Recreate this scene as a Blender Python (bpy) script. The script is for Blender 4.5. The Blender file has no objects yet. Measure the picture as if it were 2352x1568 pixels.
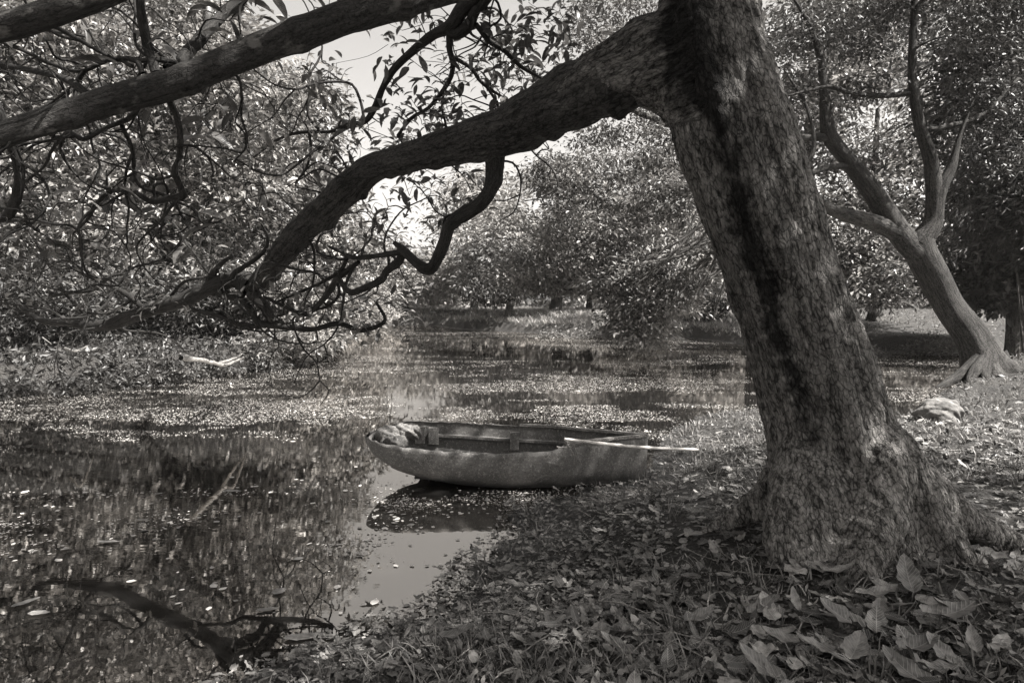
import bpy, math, random
import numpy as np
from mathutils import Vector, Matrix
random.seed(7); rng = np.random.default_rng(7)
S = bpy.context.scene; COL = S.collection
# ------------------------------------------------------------------ camera, light, exposure
F = 1568.0; CU, CV = 1176.0, 784.0; HOR = 690.0; CAMZ = 1.6
PITCH = math.atan((CV - HOR) / F)
cam = bpy.data.cameras.new('camera'); camo = bpy.data.objects.new('camera', cam); COL.objects.link(camo)
cam.sensor_width = 36; cam.lens = 24; cam.clip_start = 0.05; cam.clip_end = 2000
camo.location = (0, 0, CAMZ); camo.rotation_euler = (math.pi/2 - PITCH, 0, 0); S.camera = camo
SUN_EL, SUN_AZ = math.radians(54), math.radians(112)      # azimuth from +Y, clockwise positive
W = bpy.data.worlds.new('World'); S.world = W; W.use_nodes = True
nt = W.node_tree; nt.nodes.clear()
sk = nt.nodes.new('ShaderNodeTexSky'); sk.sky_type = 'NISHITA'; sk.sun_disc = False
sk.sun_elevation = SUN_EL; sk.sun_rotation = SUN_AZ; sk.dust_density = 3.0; sk.air_density = 1.0; sk.ozone_density = 0.5
bw = nt.nodes.new('ShaderNodeRGBToBW'); mx = nt.nodes.new('ShaderNodeMix'); mx.data_type = 'RGBA'; mx.blend_type = 'MULTIPLY'
mx.inputs[0].default_value = 1; mx.inputs[7].default_value = (1.0, 0.965, 0.925, 1)
bg = nt.nodes.new('ShaderNodeBackground'); bg.inputs[1].default_value = 0.072
ow = nt.nodes.new('ShaderNodeOutputWorld')
nt.links.new(sk.outputs[0], bw.inputs[0]); nt.links.new(bw.outputs[0], mx.inputs[6])
nt.links.new(mx.outputs[2], bg.inputs[0]); nt.links.new(bg.outputs[0], ow.inputs[0])
sl = bpy.data.lights.new('sun', 'SUN'); sl.energy = 5.0; sl.angle = math.radians(0.5); sl.color = (1.0, 0.965, 0.92)
so = bpy.data.objects.new('sun', sl); COL.objects.link(so)
sd = Vector((math.sin(SUN_AZ)*math.cos(SUN_EL), math.cos(SUN_AZ)*math.cos(SUN_EL), math.sin(SUN_EL)))
so.rotation_euler = sd.to_track_quat('Z', 'Y').to_euler(); so.location = (0, 0, 30)
S.view_settings.view_transform = 'Standard'; S.view_settings.look = 'None'
S.view_settings.exposure = 2.2; S.view_settings.gamma = 1
S.cycles.max_bounces = 5; S.cycles.diffuse_bounces = 2; S.cycles.glossy_bounces = 3; S.cycles.transmission_bounces = 3
S.cycles.use_denoising = True
# ------------------------------------------------------------------ helpers
cp, sp_ = math.cos(PITCH), math.sin(PITCH)
def P(u, v, d):                     # a photo position at d metres in front of the camera
    x = (u - CU)/F; z = -(v - CV)/F
    return np.array([x*d, (cp + z*sp_)*d, CAMZ + (z*cp - sp_)*d])
def G(u, v, z=0.0):                 # a photo position on the level z
    r = P(u, v, 1.0) - np.array([0, 0, CAMZ]); t = (z - CAMZ)/r[2]
    return np.array([r[0]*t, r[1]*t, z])
def nrm(a): return a/np.maximum(np.linalg.norm(a, axis=-1, keepdims=True), 1e-9)
_tab = rng.random((256, 256))
def vnoise(x, y):
    xi = np.floor(x).astype(int); yi = np.floor(y).astype(int); fx = x-xi; fy = y-yi
    fx = fx*fx*(3-2*fx); fy = fy*fy*(3-2*fy); t = lambda a, b: _tab[a % 256, b % 256]
    return (t(xi, yi)*(1-fx)+t(xi+1, yi)*fx)*(1-fy)+(t(xi, yi+1)*(1-fx)+t(xi+1, yi+1)*fx)*fy
def fbm(x, y, o=4):
    s = 0; a = .5
    for k in range(o): s = s + a*vnoise(x*2**k+17.3*k, y*2**k+5.1*k); a *= .5
    return s
def sstep(a, b, x):
    t = np.clip((x-a)/(b-a), 0, 1); return t*t*(3-2*t)
def tag(o, label=None, cat=None, group=None, kind=None):
    for k, v in (('label', label), ('category', cat), ('group', group), ('kind', kind)):
        if v: o[k] = v
    return o
def empty(name, loc, **k):
    o = bpy.data.objects.new(name, None); COL.objects.link(o); o.location = tuple(loc); o.empty_display_size = .2
    return tag(o, **k)
def mesh_obj(name, V, Q, mat, parent=None, attrs=None, uv=None, smooth=True):
    """V (n,3), Q list of (m,k) index arrays; parts keep world coordinates under their parent"""
    V = np.asarray(V, float)
    Q = [np.asarray(q, np.int32) for q in (Q if isinstance(Q, list) else [Q]) if len(q)]
    me = bpy.data.meshes.new(name)
    off = np.array(parent.location) if parent is not None else np.zeros(3)
    p = parent.parent if parent is not None else None
    while p is not None: off = off + np.array(p.location); p = p.parent
    me.vertices.add(len(V)); me.vertices.foreach_set('co', (V-off).astype(np.float32).ravel())
    nl = sum(q.size for q in Q); nf = sum(len(q) for q in Q)
    me.loops.add(nl); me.loops.foreach_set('vertex_index', np.concatenate([q.ravel() for q in Q]))
    me.polygons.add(nf); tot = np.concatenate([np.full(len(q), q.shape[1], np.int32) for q in Q])
    me.polygons.foreach_set('loop_start', np.concatenate([[0], np.cumsum(tot)[:-1]]).astype(np.int32))
    me.polygons.foreach_set('loop_total', tot)
    me.polygons.foreach_set('use_smooth', np.full(nf, smooth))
    if attrs:
        for k, a in attrs.items():
            a = np.asarray(a, np.float32)
            at = me.attributes.new(k, 'FLOAT' if a.ndim == 1 else 'FLOAT_VECTOR', 'POINT')
            at.data.foreach_set('value' if a.ndim == 1 else 'vector', a.ravel())
    if uv is not None:
        ul = me.uv_layers.new(name='UVMap'); idx = np.concatenate([q.ravel() for q in Q])
        ul.data.foreach_set('uv', np.asarray(uv, np.float32)[idx].ravel())
    me.update(calc_edges=True); me.materials.append(mat)
    o = bpy.data.objects.new(name, me); COL.objects.link(o)
    if parent is not None: o.parent = parent
    return o
# ------------------------------------------------------------------ materials (black and white photograph: warm greys)
def warm(v, k=1.0): return (v, v*(1-.035*k), v*(1-.075*k), 1)
def newmat(name):
    m = bpy.data.materials.new(name); m.use_nodes = True; t = m.node_tree; t.nodes.clear()
    return m, t, (lambda ty, **kw: _n(t, ty, **kw)), t.links.new
def _n(t, ty, **kw):
    n = t.nodes.new('ShaderNode'+ty)
    for k, v in kw.items():
        if k.startswith('i_'):
            k2 = k[2:]; n.inputs[int(k2) if k2.isdigit() else k2.replace('_', ' ')].default_value = v
        else: setattr(n, k, v)
    return n
def ramp(N, stops):
    r = N('ValToRGB'); e = r.color_ramp.elements
    while len(e) < len(stops): e.new(.5)
    for q, (p, c) in zip(e, stops): q.position = p; q.color = warm(c)
    return r
def leaf_mat(name, lo, hi, trans=.3, rough=.45, veins=False, spec=.5):
    m, t, N, L = newmat(name)
    a = N('Attribute', attribute_name='rnd'); r = ramp(N, [(0, lo), (.55, (lo+hi)*.42), (1, hi)]); L(a.outputs['Fac'], r.inputs[0])
    col = r.outputs[0]; b = N('BsdfPrincipled', i_Roughness=rough); b.inputs['Specular IOR Level'].default_value = spec
    if veins:
        uv = N('UVMap'); s = N('SeparateXYZ'); L(uv.outputs[0], s.inputs[0])
        ab = N('Math', operation='SUBTRACT', i_1=.5); L(s.outputs[0], ab.inputs[0]); ac = N('Math', operation='ABSOLUTE'); L(ab.outputs[0], ac.inputs[0])
        mid = N('Math', operation='LESS_THAN', i_1=.018); L(ac.outputs[0], mid.inputs[0])
        k = N('Math', operation='MULTIPLY_ADD', i_1=.55); L(ac.outputs[0], k.inputs[0])
        neg = N('Math', operation='MULTIPLY', i_1=-1.0); L(k.outputs[0], neg.inputs[0])
        L(s.outputs[1], k.inputs[2]); k.inputs[1].default_value = -.55
        fr = N('Math', operation='MULTIPLY', i_1=11.0); L(k.outputs[0], fr.inputs[0]); f2 = N('Math', operation='FRACT'); L(fr.outputs[0], f2.inputs[0])
        pp = N('Math', operation='PINGPONG', i_1=.5); L(f2.outputs[0], pp.inputs[0])
        vn = N('MapRange', i_1=0.0, i_2=.14, i_3=1.0, i_4=0.0); L(pp.outputs[0], vn.inputs[0])
        mxv = N('Math', operation='MAXIMUM'); L(mid.outputs[0], mxv.inputs[0]); L(vn.outputs[0], mxv.inputs[1])
        g = N('NewGeometry'); no = N('TexNoise', i_Scale=38.0, i_Detail=4.0); L(g.outputs['Position'], no.inputs['Vector'])
        sp = N('MapRange', i_1=.35, i_2=.7, i_3=.45, i_4=1.25); L(no.outputs[0], sp.inputs[0])
        mm = N('Mix', data_type='RGBA', blend_type='MULTIPLY'); mm.inputs[0].default_value = 1; L(col, mm.inputs[6]); L(sp.outputs[0], mm.inputs[7])
        m2 = N('Mix', data_type='RGBA'); fm = N('Math', operation='MULTIPLY', i_1=.5); L(mxv.outputs[0], fm.inputs[0]); L(fm.outputs[0], m2.inputs[0])
        L(mm.outputs[2], m2.inputs[6]); m2.inputs[7].default_value = warm(min(.6, hi*1.3)); col = m2.outputs[2]
        bp = N('Bump', i_Strength=.6, i_Distance=.003); L(mxv.outputs[0], bp.inputs['Height']); L(bp.outputs[0], b.inputs['Normal'])
    L(col, b.inputs['Base Color']); o = N('OutputMaterial')
    if trans > 0:
        tr = N('BsdfTranslucent'); L(col, tr.inputs[0]); mi = N('MixShader'); mi.inputs[0].default_value = trans
        L(b.outputs[0], mi.inputs[1]); L(tr.outputs[0], mi.inputs[2]); L(mi.outputs[0], o.inputs[0])
    else: L(b.outputs[0], o.inputs[0])
    return m
def bark_mat(name, lo, hi, sc=1.0, bump=.02, stretch=.35, patch=None, rough=.85, dark=None):
    m, t, N, L = newmat(name)
    a = N('Attribute', attribute_name='bk'); mp = N('Mapping'); mp.inputs['Scale'].default_value = (sc, sc, sc*stretch); L(a.outputs['Vector'], mp.inputs[0])
    wn = N('TexNoise', i_Scale=14.0, i_Detail=4.0); L(mp.outputs[0], wn.inputs['Vector'])
    wm = N('Mix', data_type='VECTOR'); wm.inputs[0].default_value = .03; L(mp.outputs[0], wm.inputs[4]); L(wn.outputs[1], wm.inputs[5])
    vo = N('TexVoronoi', feature='DISTANCE_TO_EDGE', i_Scale=58.0, i_Randomness=1.0); L(wm.outputs[1], vo.inputs['Vector'])
    v2 = N('TexVoronoi', feature='F1', i_Scale=58.0); L(wm.outputs[1], v2.inputs['Vector'])
    no = N('TexNoise', i_Scale=60.0, i_Detail=7.0, i_Roughness=.70); L(mp.outputs[0], no.inputs['Vector'])
    lg = N('TexNoise', i_Scale=2.6, i_Detail=5.0, i_Roughness=.6); L(a.outputs['Vector'], lg.inputs['Vector'])
    cr = N('MapRange', i_1=0.0, i_2=.13); L(vo.outputs[0], cr.inputs[0]); nn = N('MapRange', i_1=.38, i_2=.60); L(no.outputs[0], nn.inputs[0])
    h = N('Math', operation='MULTIPLY_ADD', i_1=.62); L(nn.outputs[0], h.inputs[0]); c2 = N('Math', operation='MULTIPLY', i_1=.42); L(cr.outputs[0], c2.inputs[0]); L(c2.outputs[0], h.inputs[2])
    vb = N('RGBToBW'); L(v2.outputs[1], vb.inputs[0]); m5 = N('Mapping'); m5.inputs['Scale'].default_value = (sc, sc, sc*.10); L(a.outputs['Vector'], m5.inputs[0]); rn = N('TexNoise', i_Scale=34.0, i_Detail=4.0); L(m5.outputs[0], rn.inputs['Vector'])
    rr_ = N('MapRange', i_1=.38, i_2=.58); L(rn.outputs[0], rr_.inputs[0]); h0 = N('Math', operation='MULTIPLY_ADD', i_1=.42); L(rr_.outputs[0], h0.inputs[0]); L(h.outputs[0], h0.inputs[2])
    h2 = N('Math', operation='MULTIPLY_ADD', i_1=.30); L(vb.outputs[0], h2.inputs[0]); L(h0.outputs[0], h2.inputs[2])
    r = ramp(N, [(.12, lo*.18), (.42, lo), (.95, hi)])
    hs = N('Math', operation='MULTIPLY', i_1=.58); L(h2.outputs[0], hs.inputs[0]); L(hs.outputs[0], r.inputs[0])
    lr_ = N('MapRange', i_1=.35, i_2=.68, i_3=.75, i_4=1.2); L(lg.outputs[0], lr_.inputs[0]); lm = N('Mix', data_type='RGBA', blend_type='MULTIPLY'); lm.inputs[0].default_value = 1
    L(r.outputs[0], lm.inputs[6]); L(lr_.outputs[0], lm.inputs[7]); col = lm.outputs[2]
    if patch:                     # lichen
        pn = N('TexNoise', i_Scale=5.0, i_Detail=5.0, i_Roughness=.6); L(a.outputs['Vector'], pn.inputs['Vector'])
        pr = N('MapRange', i_1=.56, i_2=.62); L(pn.outputs[0], pr.inputs[0]); pm = N('Mix', data_type='RGBA'); L(pr.outputs[0], pm.inputs[0])
        pv = N('Mix', data_type='RGBA'); pv.inputs[6].default_value = warm(patch*.5); pv.inputs[7].default_value = warm(patch); L(no.outputs[0], pv.inputs[0])
        L(col, pm.inputs[6]); L(pv.outputs[2], pm.inputs[7]); col = pm.outputs[2]
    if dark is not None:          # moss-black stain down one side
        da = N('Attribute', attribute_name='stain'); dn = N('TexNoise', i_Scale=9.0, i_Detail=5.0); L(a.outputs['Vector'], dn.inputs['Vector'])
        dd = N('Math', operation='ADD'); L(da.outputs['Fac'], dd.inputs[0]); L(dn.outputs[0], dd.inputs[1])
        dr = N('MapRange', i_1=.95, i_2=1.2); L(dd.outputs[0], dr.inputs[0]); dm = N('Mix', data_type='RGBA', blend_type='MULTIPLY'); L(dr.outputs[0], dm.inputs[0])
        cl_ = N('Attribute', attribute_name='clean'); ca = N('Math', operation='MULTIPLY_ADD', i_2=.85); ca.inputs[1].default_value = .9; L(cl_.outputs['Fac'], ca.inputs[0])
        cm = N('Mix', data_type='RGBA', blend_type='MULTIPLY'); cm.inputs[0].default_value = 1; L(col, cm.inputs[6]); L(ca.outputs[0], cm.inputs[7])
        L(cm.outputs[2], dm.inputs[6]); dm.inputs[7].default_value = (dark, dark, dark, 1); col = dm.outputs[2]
    b = N('BsdfPrincipled', i_Roughness=rough); b.inputs['Specular IOR Level'].default_value = .12; L(col, b.inputs['Base Color'])
    bp = N('Bump', i_Strength=1.0, i_Distance=bump); L(h2.outputs[0], bp.inputs['Height']); L(bp.outputs[0], b.inputs['Normal'])
    o = N('OutputMaterial'); L(b.outputs[0], o.inputs[0]); return m
M = dict(
 leafN=leaf_mat('leaf near tree', .025, .13, .25, .32, veins=True),
 leafM=leaf_mat('leaf bank trees', .025, .42, .35, .38),
 leafF=leaf_mat('leaf far trees', .08, .46, .35, .6),
 leafS=leaf_mat('leaf small', .03, .24, .35, .5),
 leafD=leaf_mat('leaf dark', .010, .085, .3, .5),
 litter=leaf_mat('fallen leaves', .012, .30, .10, .5, veins=True),
 big=leaf_mat('large fallen leaves', .06, .19, .06, .5, veins=True),
 litterF=leaf_mat('small litter', .012, .20, .1, .6),
 floatL=leaf_mat('floating leaves', .10, .52, .0, .45),
 grass=leaf_mat('grass blades', .03, .26, .3, .5),
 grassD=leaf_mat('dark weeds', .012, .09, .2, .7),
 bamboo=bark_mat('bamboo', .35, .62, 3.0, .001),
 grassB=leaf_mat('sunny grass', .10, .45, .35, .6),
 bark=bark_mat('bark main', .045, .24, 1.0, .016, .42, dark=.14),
 limb=bark_mat('bark limb', .016, .07, 1.2, .008, .35),
 lichen=bark_mat('bark lichen', .02, .05, 1.3, .006, .6, patch=.15),
 twig=bark_mat('bark twig', .012, .04, 3.0, .002),
 pale=bark_mat('bark pale', .025, .085, .8, .01, .8, patch=.12),
 far=bark_mat('bark far', .03, .11, .7, .01),
 dead=bark_mat('dead wood', .10, .32, 3.0, .003),
)
def ground_mat():
    m, t, N, L = newmat('soil'); g = N('NewGeometry')
    n1 = N('TexNoise', i_Scale=1.1, i_Detail=8.0, i_Roughness=.65); n2 = N('TexNoise', i_Scale=30.0, i_Detail=6.0, i_Roughness=.7)
    vo = N('TexVoronoi', i_Scale=26.0)
    for q in (n1, n2, vo): L(g.outputs['Position'], q.inputs['Vector'])
    r1 = ramp(N, [(.3, .014), (.7, .06)]); L(n1.outputs[0], r1.inputs[0]); r2 = ramp(N, [(.3, .35), (.75, 1.0)]); L(n2.outputs[0], r2.inputs[0])
    mm = N('Mix', data_type='RGBA', blend_type='MULTIPLY'); mm.inputs[0].default_value = 1; L(r1.outputs[0], mm.inputs[6]); L(r2.outputs[0], mm.inputs[7])
    sz = N('SeparateXYZ'); L(g.outputs['Position'], sz.inputs[0]); wz = N('MapRange', i_1=.01, i_2=.05, i_3=.35, i_4=1.0); L(sz.outputs[2], wz.inputs[0])
    wr = N('MapRange', i_1=.02, i_2=.08, i_3=.35, i_4=.9); L(sz.outputs[2], wr.inputs[0]); m4 = N('Mix', data_type='RGBA', blend_type='MULTIPLY'); m4.inputs[0].default_value = 1; L(mm.outputs[2], m4.inputs[6]); L(wz.outputs[0], m4.inputs[7])
    b = N('BsdfPrincipled', i_Roughness=.9); L(m4.outputs[2], b.inputs['Base Color']); L(wr.outputs[0], b.inputs['Roughness'])
    ad = N('Math', operation='ADD'); L(n2.outputs[0], ad.inputs[0]); L(vo.outputs[0], ad.inputs[1])
    bp = N('Bump', i_Strength=1.0, i_Distance=.04); L(ad.outputs[0], bp.inputs['Height']); L(bp.outputs[0], b.inputs['Normal'])
    o = N('OutputMaterial'); L(b.outputs[0], o.inputs[0]); return m
def water_mat():
    m, t, N, L = newmat('pond water'); g = N('NewGeometry')
    n1 = N('TexNoise', i_Scale=2.2, i_Detail=3.0); n2 = N('TexNoise', i_Scale=22.0, i_Detail=3.0, i_Roughness=.6)
    for q in (n1, n2): L(g.outputs['Position'], q.inputs['Vector'])
    ad = N('Math', operation='MULTIPLY_ADD', i_1=.10); L(n2.outputs[0], ad.inputs[0]); L(n1.outputs[0], ad.inputs[2])
    mpw = N('Mapping'); mpw.inputs['Scale'].default_value = (.22, 1, 1); L(g.outputs['Position'], mpw.inputs[0]); n3 = N('TexNoise', i_Scale=24.0, i_Detail=2.0); L(mpw.outputs[0], n3.inputs['Vector'])
    n4 = N('TexNoise', i_Scale=.5, i_Detail=2.0); L(g.outputs['Position'], n4.inputs['Vector']); br = N('MapRange', i_1=.42, i_2=.62, i_3=.15, i_4=1.0); L(n4.outputs[0], br.inputs[0])
    w1 = N('Math', operation='MULTIPLY'); L(n3.outputs[0], w1.inputs[0]); L(br.outputs[0], w1.inputs[1]); w2 = N('Math', operation='MULTIPLY_ADD', i_1=.55); L(w1.outputs[0], w2.inputs[0]); L(ad.outputs[0], w2.inputs[2])
    bp = N('Bump', i_Strength=.20, i_Distance=.0026); L(w2.outputs[0], bp.inputs['Height'])
    d = N('BsdfDiffuse'); d.inputs[0].default_value = warm(.008)
    gl = N('BsdfGlossy', i_Roughness=.008); gl.inputs[0].default_value = warm(.95); L(bp.outputs[0], gl.inputs['Normal'])
    fz = N('Fresnel', i_IOR=5.0); L(bp.outputs[0], fz.inputs['Normal'])
    mi = N('MixShader'); L(fz.outputs[0], mi.inputs[0]); L(d.outputs[0], mi.inputs[1]); L(gl.outputs[0], mi.inputs[2])
    o = N('OutputMaterial'); L(mi.outputs[0], o.inputs[0]); return m
def hull_mat():
    m, t, N, L = newmat('weathered hull'); tc = N('TexCoord')
    n1 = N('TexNoise', i_Scale=3.0, i_Detail=6.0, i_Roughness=.6); n2 = N('TexNoise', i_Scale=45.0, i_Detail=6.0, i_Roughness=.75); n3 = N('TexNoise', i_Scale=110.0, i_Detail=3.0)
    for q in (n1, n2, n3): L(tc.outputs['Object'], q.inputs['Vector'])
    r1 = ramp(N, [(.25, .035), (.75, .11)]); L(n1.outputs[0], r1.inputs[0])
    sp = N('MapRange', i_1=.52, i_2=.62); L(n2.outputs[0], sp.inputs[0]); m1 = N('Mix', data_type='RGBA'); L(sp.outputs[0], m1.inputs[0])
    L(r1.outputs[0], m1.inputs[6]); m1.inputs[7].default_value = warm(.17)
    dk = N('MapRange', i_1=.56, i_2=.66, i_3=1.0, i_4=.35); L(n3.outputs[0], dk.inputs[0])
    m2 = N('Mix', data_type='RGBA', blend_type='MULTIPLY'); m2.inputs[0].default_value = 1; L(m1.outputs[2], m2.inputs[6]); L(dk.outputs[0], m2.inputs[7])
    s = N('SeparateXYZ'); L(tc.outputs['Object'], s.inputs[0]); wn = N('Math', operation='MULTIPLY_ADD', i_1=.10); L(n1.outputs[0], wn.inputs[0]); L(s.outputs[2], wn.inputs[2])
    tm = N('MapRange', i_1=.10, i_2=.20, i_3=.30, i_4=1.0); L(wn.outputs[0], tm.inputs[0])     # darker towards the bottom
    m3 = N('Mix', data_type='RGBA', blend_type='MULTIPLY'); m3.inputs[0].default_value = 1; L(m2.outputs[2], m3.inputs[6]); L(tm.outputs[0], m3.inputs[7])
    b = N('BsdfPrincipled', i_Roughness=.75); L(m3.outputs[2], b.inputs['Base Color'])
    bp = N('Bump', i_Strength=.7, i_Distance=.004); L(n2.outputs[0], bp.inputs['Height']); L(bp.outputs[0], b.inputs['Normal'])
    o = N('OutputMaterial'); L(b.outputs[0], o.inputs[0]); return m
def stone_mat():
    m, t, N, L = newmat('stone'); tc = N('TexCoord'); n = N('TexNoise', i_Scale=9.0, i_Detail=8.0, i_Roughness=.7); L(tc.outputs['Object'], n.inputs['Vector'])
    r = ramp(N, [(.3, .03), (.5, .09), (.7, .19)]); L(n.outputs[0], r.inputs[0]); b = N('BsdfPrincipled', i_Roughness=.9); L(r.outputs[0], b.inputs['Base Color'])
    bp = N('Bump', i_Strength=.8, i_Distance=.02); L(n.outputs[0], bp.inputs['Height']); L(bp.outputs[0], b.inputs['Normal'])
    o = N('OutputMaterial'); L(b.outputs[0], o.inputs[0]); return m
M['soil'] = ground_mat(); M['water'] = water_mat(); M['hull'] = hull_mat(); M['stone'] = stone_mat()
# ------------------------------------------------------------------ ground and water
shore = [G(560, 1568), G(690, 1530), G(860, 1445), G(1000, 1400), G(1080, 1290), G(1165, 1225), G(1190, 1165), G(1300, 1135), G(1440, 1108),
         G(1500, 1060), G(1520, 1000), G(1590, 958), G(1760, 936), G(1900, 950), G(2040, 962), G(2130, 955), G(2165, 905), G(2205, 876), G(2400, 838)]
far_s = [G(2400, 800), G(2180, 812), G(1990, 808), G(1720, 792), G(1600, 778), G(1450, 782), G(1300, 768), G(1180, 762), G(1060, 756), G(1000, 748),
         G(900, 746), G(850, 757), G(800, 778), G(760, 808), G(700, 838), G(480, 862), G(300, 886), G(0, 905)]
poly = np.array([p[:2] for p in shore] + [p[:2] for p in far_s] + [(-13, 9.5), (-20, 3), (-22, -10), (-2.2, -10), (-1.7, -1)])
def sdist(x, y):                     # >0 on land, <0 over water
    shp = np.shape(x); x = np.ravel(x); y = np.ravel(y); d = np.full(len(x), 1e9); ins = np.zeros(len(x), bool)
    n = len(poly)
    for i in range(n):
        a = poly[i]; b = poly[(i+1) % n]; e = b-a; t = np.clip(((x-a[0])*e[0]+(y-a[1])*e[1])/(e@e), 0, 1)
        d = np.minimum(d, np.hypot(x-a[0]-t*e[0], y-a[1]-t*e[1]))
        c = ((a[1] > y) != (b[1] > y)); xx = a[0]+(y-a[1])*(e[0])/(e[1] if abs(e[1]) > 1e-9 else 1e-9); ins ^= c & (x < xx)
    return np.where(ins, -d, d).reshape(shp)
TX, TY = P(1930, 1180, 3.55)[:2]
def height(x, y):
    s = sdist(x, y) + (fbm(x*1.7, y*1.7)-.47)*.35
    farm = sstep(9, 13, y - .25*x)                        # far and left banks are steeper
    near = .26*sstep(-.05, 1.6, s)+.10*sstep(1.5, 6, s); farh = .46*sstep(-.05, .35, s)+.35*sstep(.6, 6, s)+.5*sstep(8, 60, s)
    z = near*(1-farm)+farh*farm
    z = np.where(s < 0, np.maximum(s*.5, -.5), z+.004)
    z = z + np.where(s > 0, sstep(0, .6, s)*(fbm(x*.9+3, y*.9)-.47)*.16 + (fbm(x*5, y*5, 3)-.44)*.05, 0)
    z = z + .14*np.exp(-((x-TX)**2+(y-TY)**2)/.45)
    return z
def H1(x, y): return float(height(np.array([x]), np.array([y]))[0])
def axis(lo, hi, c, fine, grow):
    out = [c]; st = fine
    while out[-1] < hi: out.append(out[-1]+st); st *= grow
    neg = [c]; st = fine
    while neg[-1] > lo: neg.append(neg[-1]-st); st *= grow
    return np.array(sorted(set(neg[1:]+out)))
ax = axis(-260, 260, .6, .035, 1.014); ay = axis(-40, 420, 3.2, .035, 1.014)
X, Y = np.meshgrid(ax, ay); Z = height(X, Y); n0, n1 = X.shape
I = np.arange(n0*n1).reshape(n0, n1); Qg = np.stack([I[:-1, :-1], I[:-1, 1:], I[1:, 1:], I[1:, :-1]], -1).reshape(-1, 4)
tag(mesh_obj('ground', np.stack([X, Y, Z], -1).reshape(-1, 3), Qg, M['soil']), kind='structure')
tag(mesh_obj('water', [(-60, -30, 0), (60, -30, 0), (60, 90, 0), (-60, 90, 0)], np.array([[0, 1, 2, 3]]), M['water']), kind='structure')
# ------------------------------------------------------------------ leaf scattering
def leaf_tpl(nl, nw, width, fold, curl, tipw=.0):
    """leaf along +Y from 0 to 1, nl rows, nw columns (odd)"""
    V = []; UV = []
    for i in range(nl+1):
        t = i/nl; w = width*.5*(math.sin(math.pi*min(1, t**.85))**.6)*(1-.15*t) + .004
        for j in range(nw+1):
            s = j/nw*2-1; V.append((s*w*(1+.10*math.sin(t*23+s)), t, fold*abs(s)*w+curl*(t-.5)**2+tipw*s*s*math.sin(t*15+s*2))); UV.append((.5+s*w/width, t))
    k = nw+1; Q = [(i*k+j, i*k+j+1, (i+1)*k+j+1, (i+1)*k+j) for i in range(nl) for j in range(nw)]
    return np.array(V), np.array(Q), np.array(UV)
T_near = leaf_tpl(5, 2, .36, .35, -.35); T_mid = leaf_tpl(2, 2, .45, .4, -.4)
T_dia = (np.array([(0, 0, 0), (.22, .45, .05), (0, 1, -.05), (-.22, .45, .05)]), np.array([(0, 1, 2, 3)]), np.array([(.5, 0), (1, .5), (.5, 1), (0, .5)]))
T_lit = leaf_tpl(7, 4, .56, .15, .4, .05); T_blade = (np.array([(-.5, 0, 0), (.5, 0, 0), (.38, .4, .02), (-.38, .4, .02), (.2, .75, -.02), (-.2, .75, -.02), (0, 1, -.14)]),
    None, np.array([(0, 0), (1, 0), (1, .4), (0, .4), (1, .8), (0, .8), (.5, 1)]))
def inst(tpl, pos, ydir, up, size, wsc=None, zsc=None):
    """copies of a template: +Y along ydir, +Z towards up"""
    V, Q, UV = tpl; y = nrm(ydir); x = nrm(np.cross(y, up)); z = np.cross(x, y)
    sx = size if wsc is None else size*wsc
    sz_ = size if zsc is None else size*zsc
    A = V[None, :, 0, None]*x[:, None]*sx[:, None, None]+V[None, :, 1, None]*y[:, None]*size[:, None, None]+V[None, :, 2, None]*z[:, None]*sz_[:, None, None]+pos[:, None]
    n = len(pos); k = len(V)
    return A.reshape(-1, 3), (Q[None]+(np.arange(n)*k)[:, None, None]).reshape(-1, Q.shape[1]), np.tile(UV, (n, 1)), k
def leaves_obj(name, tpl, pos, ydir, up, size, mat, parent=None, rnd=None, wsc=None, uv=False, smooth=False, zsc=None):
    A, Q, UV, k = inst(tpl, pos, ydir, up, size, wsc, zsc)
    r = rng.random(len(pos)) if rnd is None else rnd
    return mesh_obj(name, A, Q, mat, parent, attrs={'rnd': np.repeat(r, k)}, uv=UV if uv else None, smooth=smooth)
def rdir(n, zb=0.0):
    v = rng.normal(size=(n, 3)); v[:, 2] += zb; return nrm(v)
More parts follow.
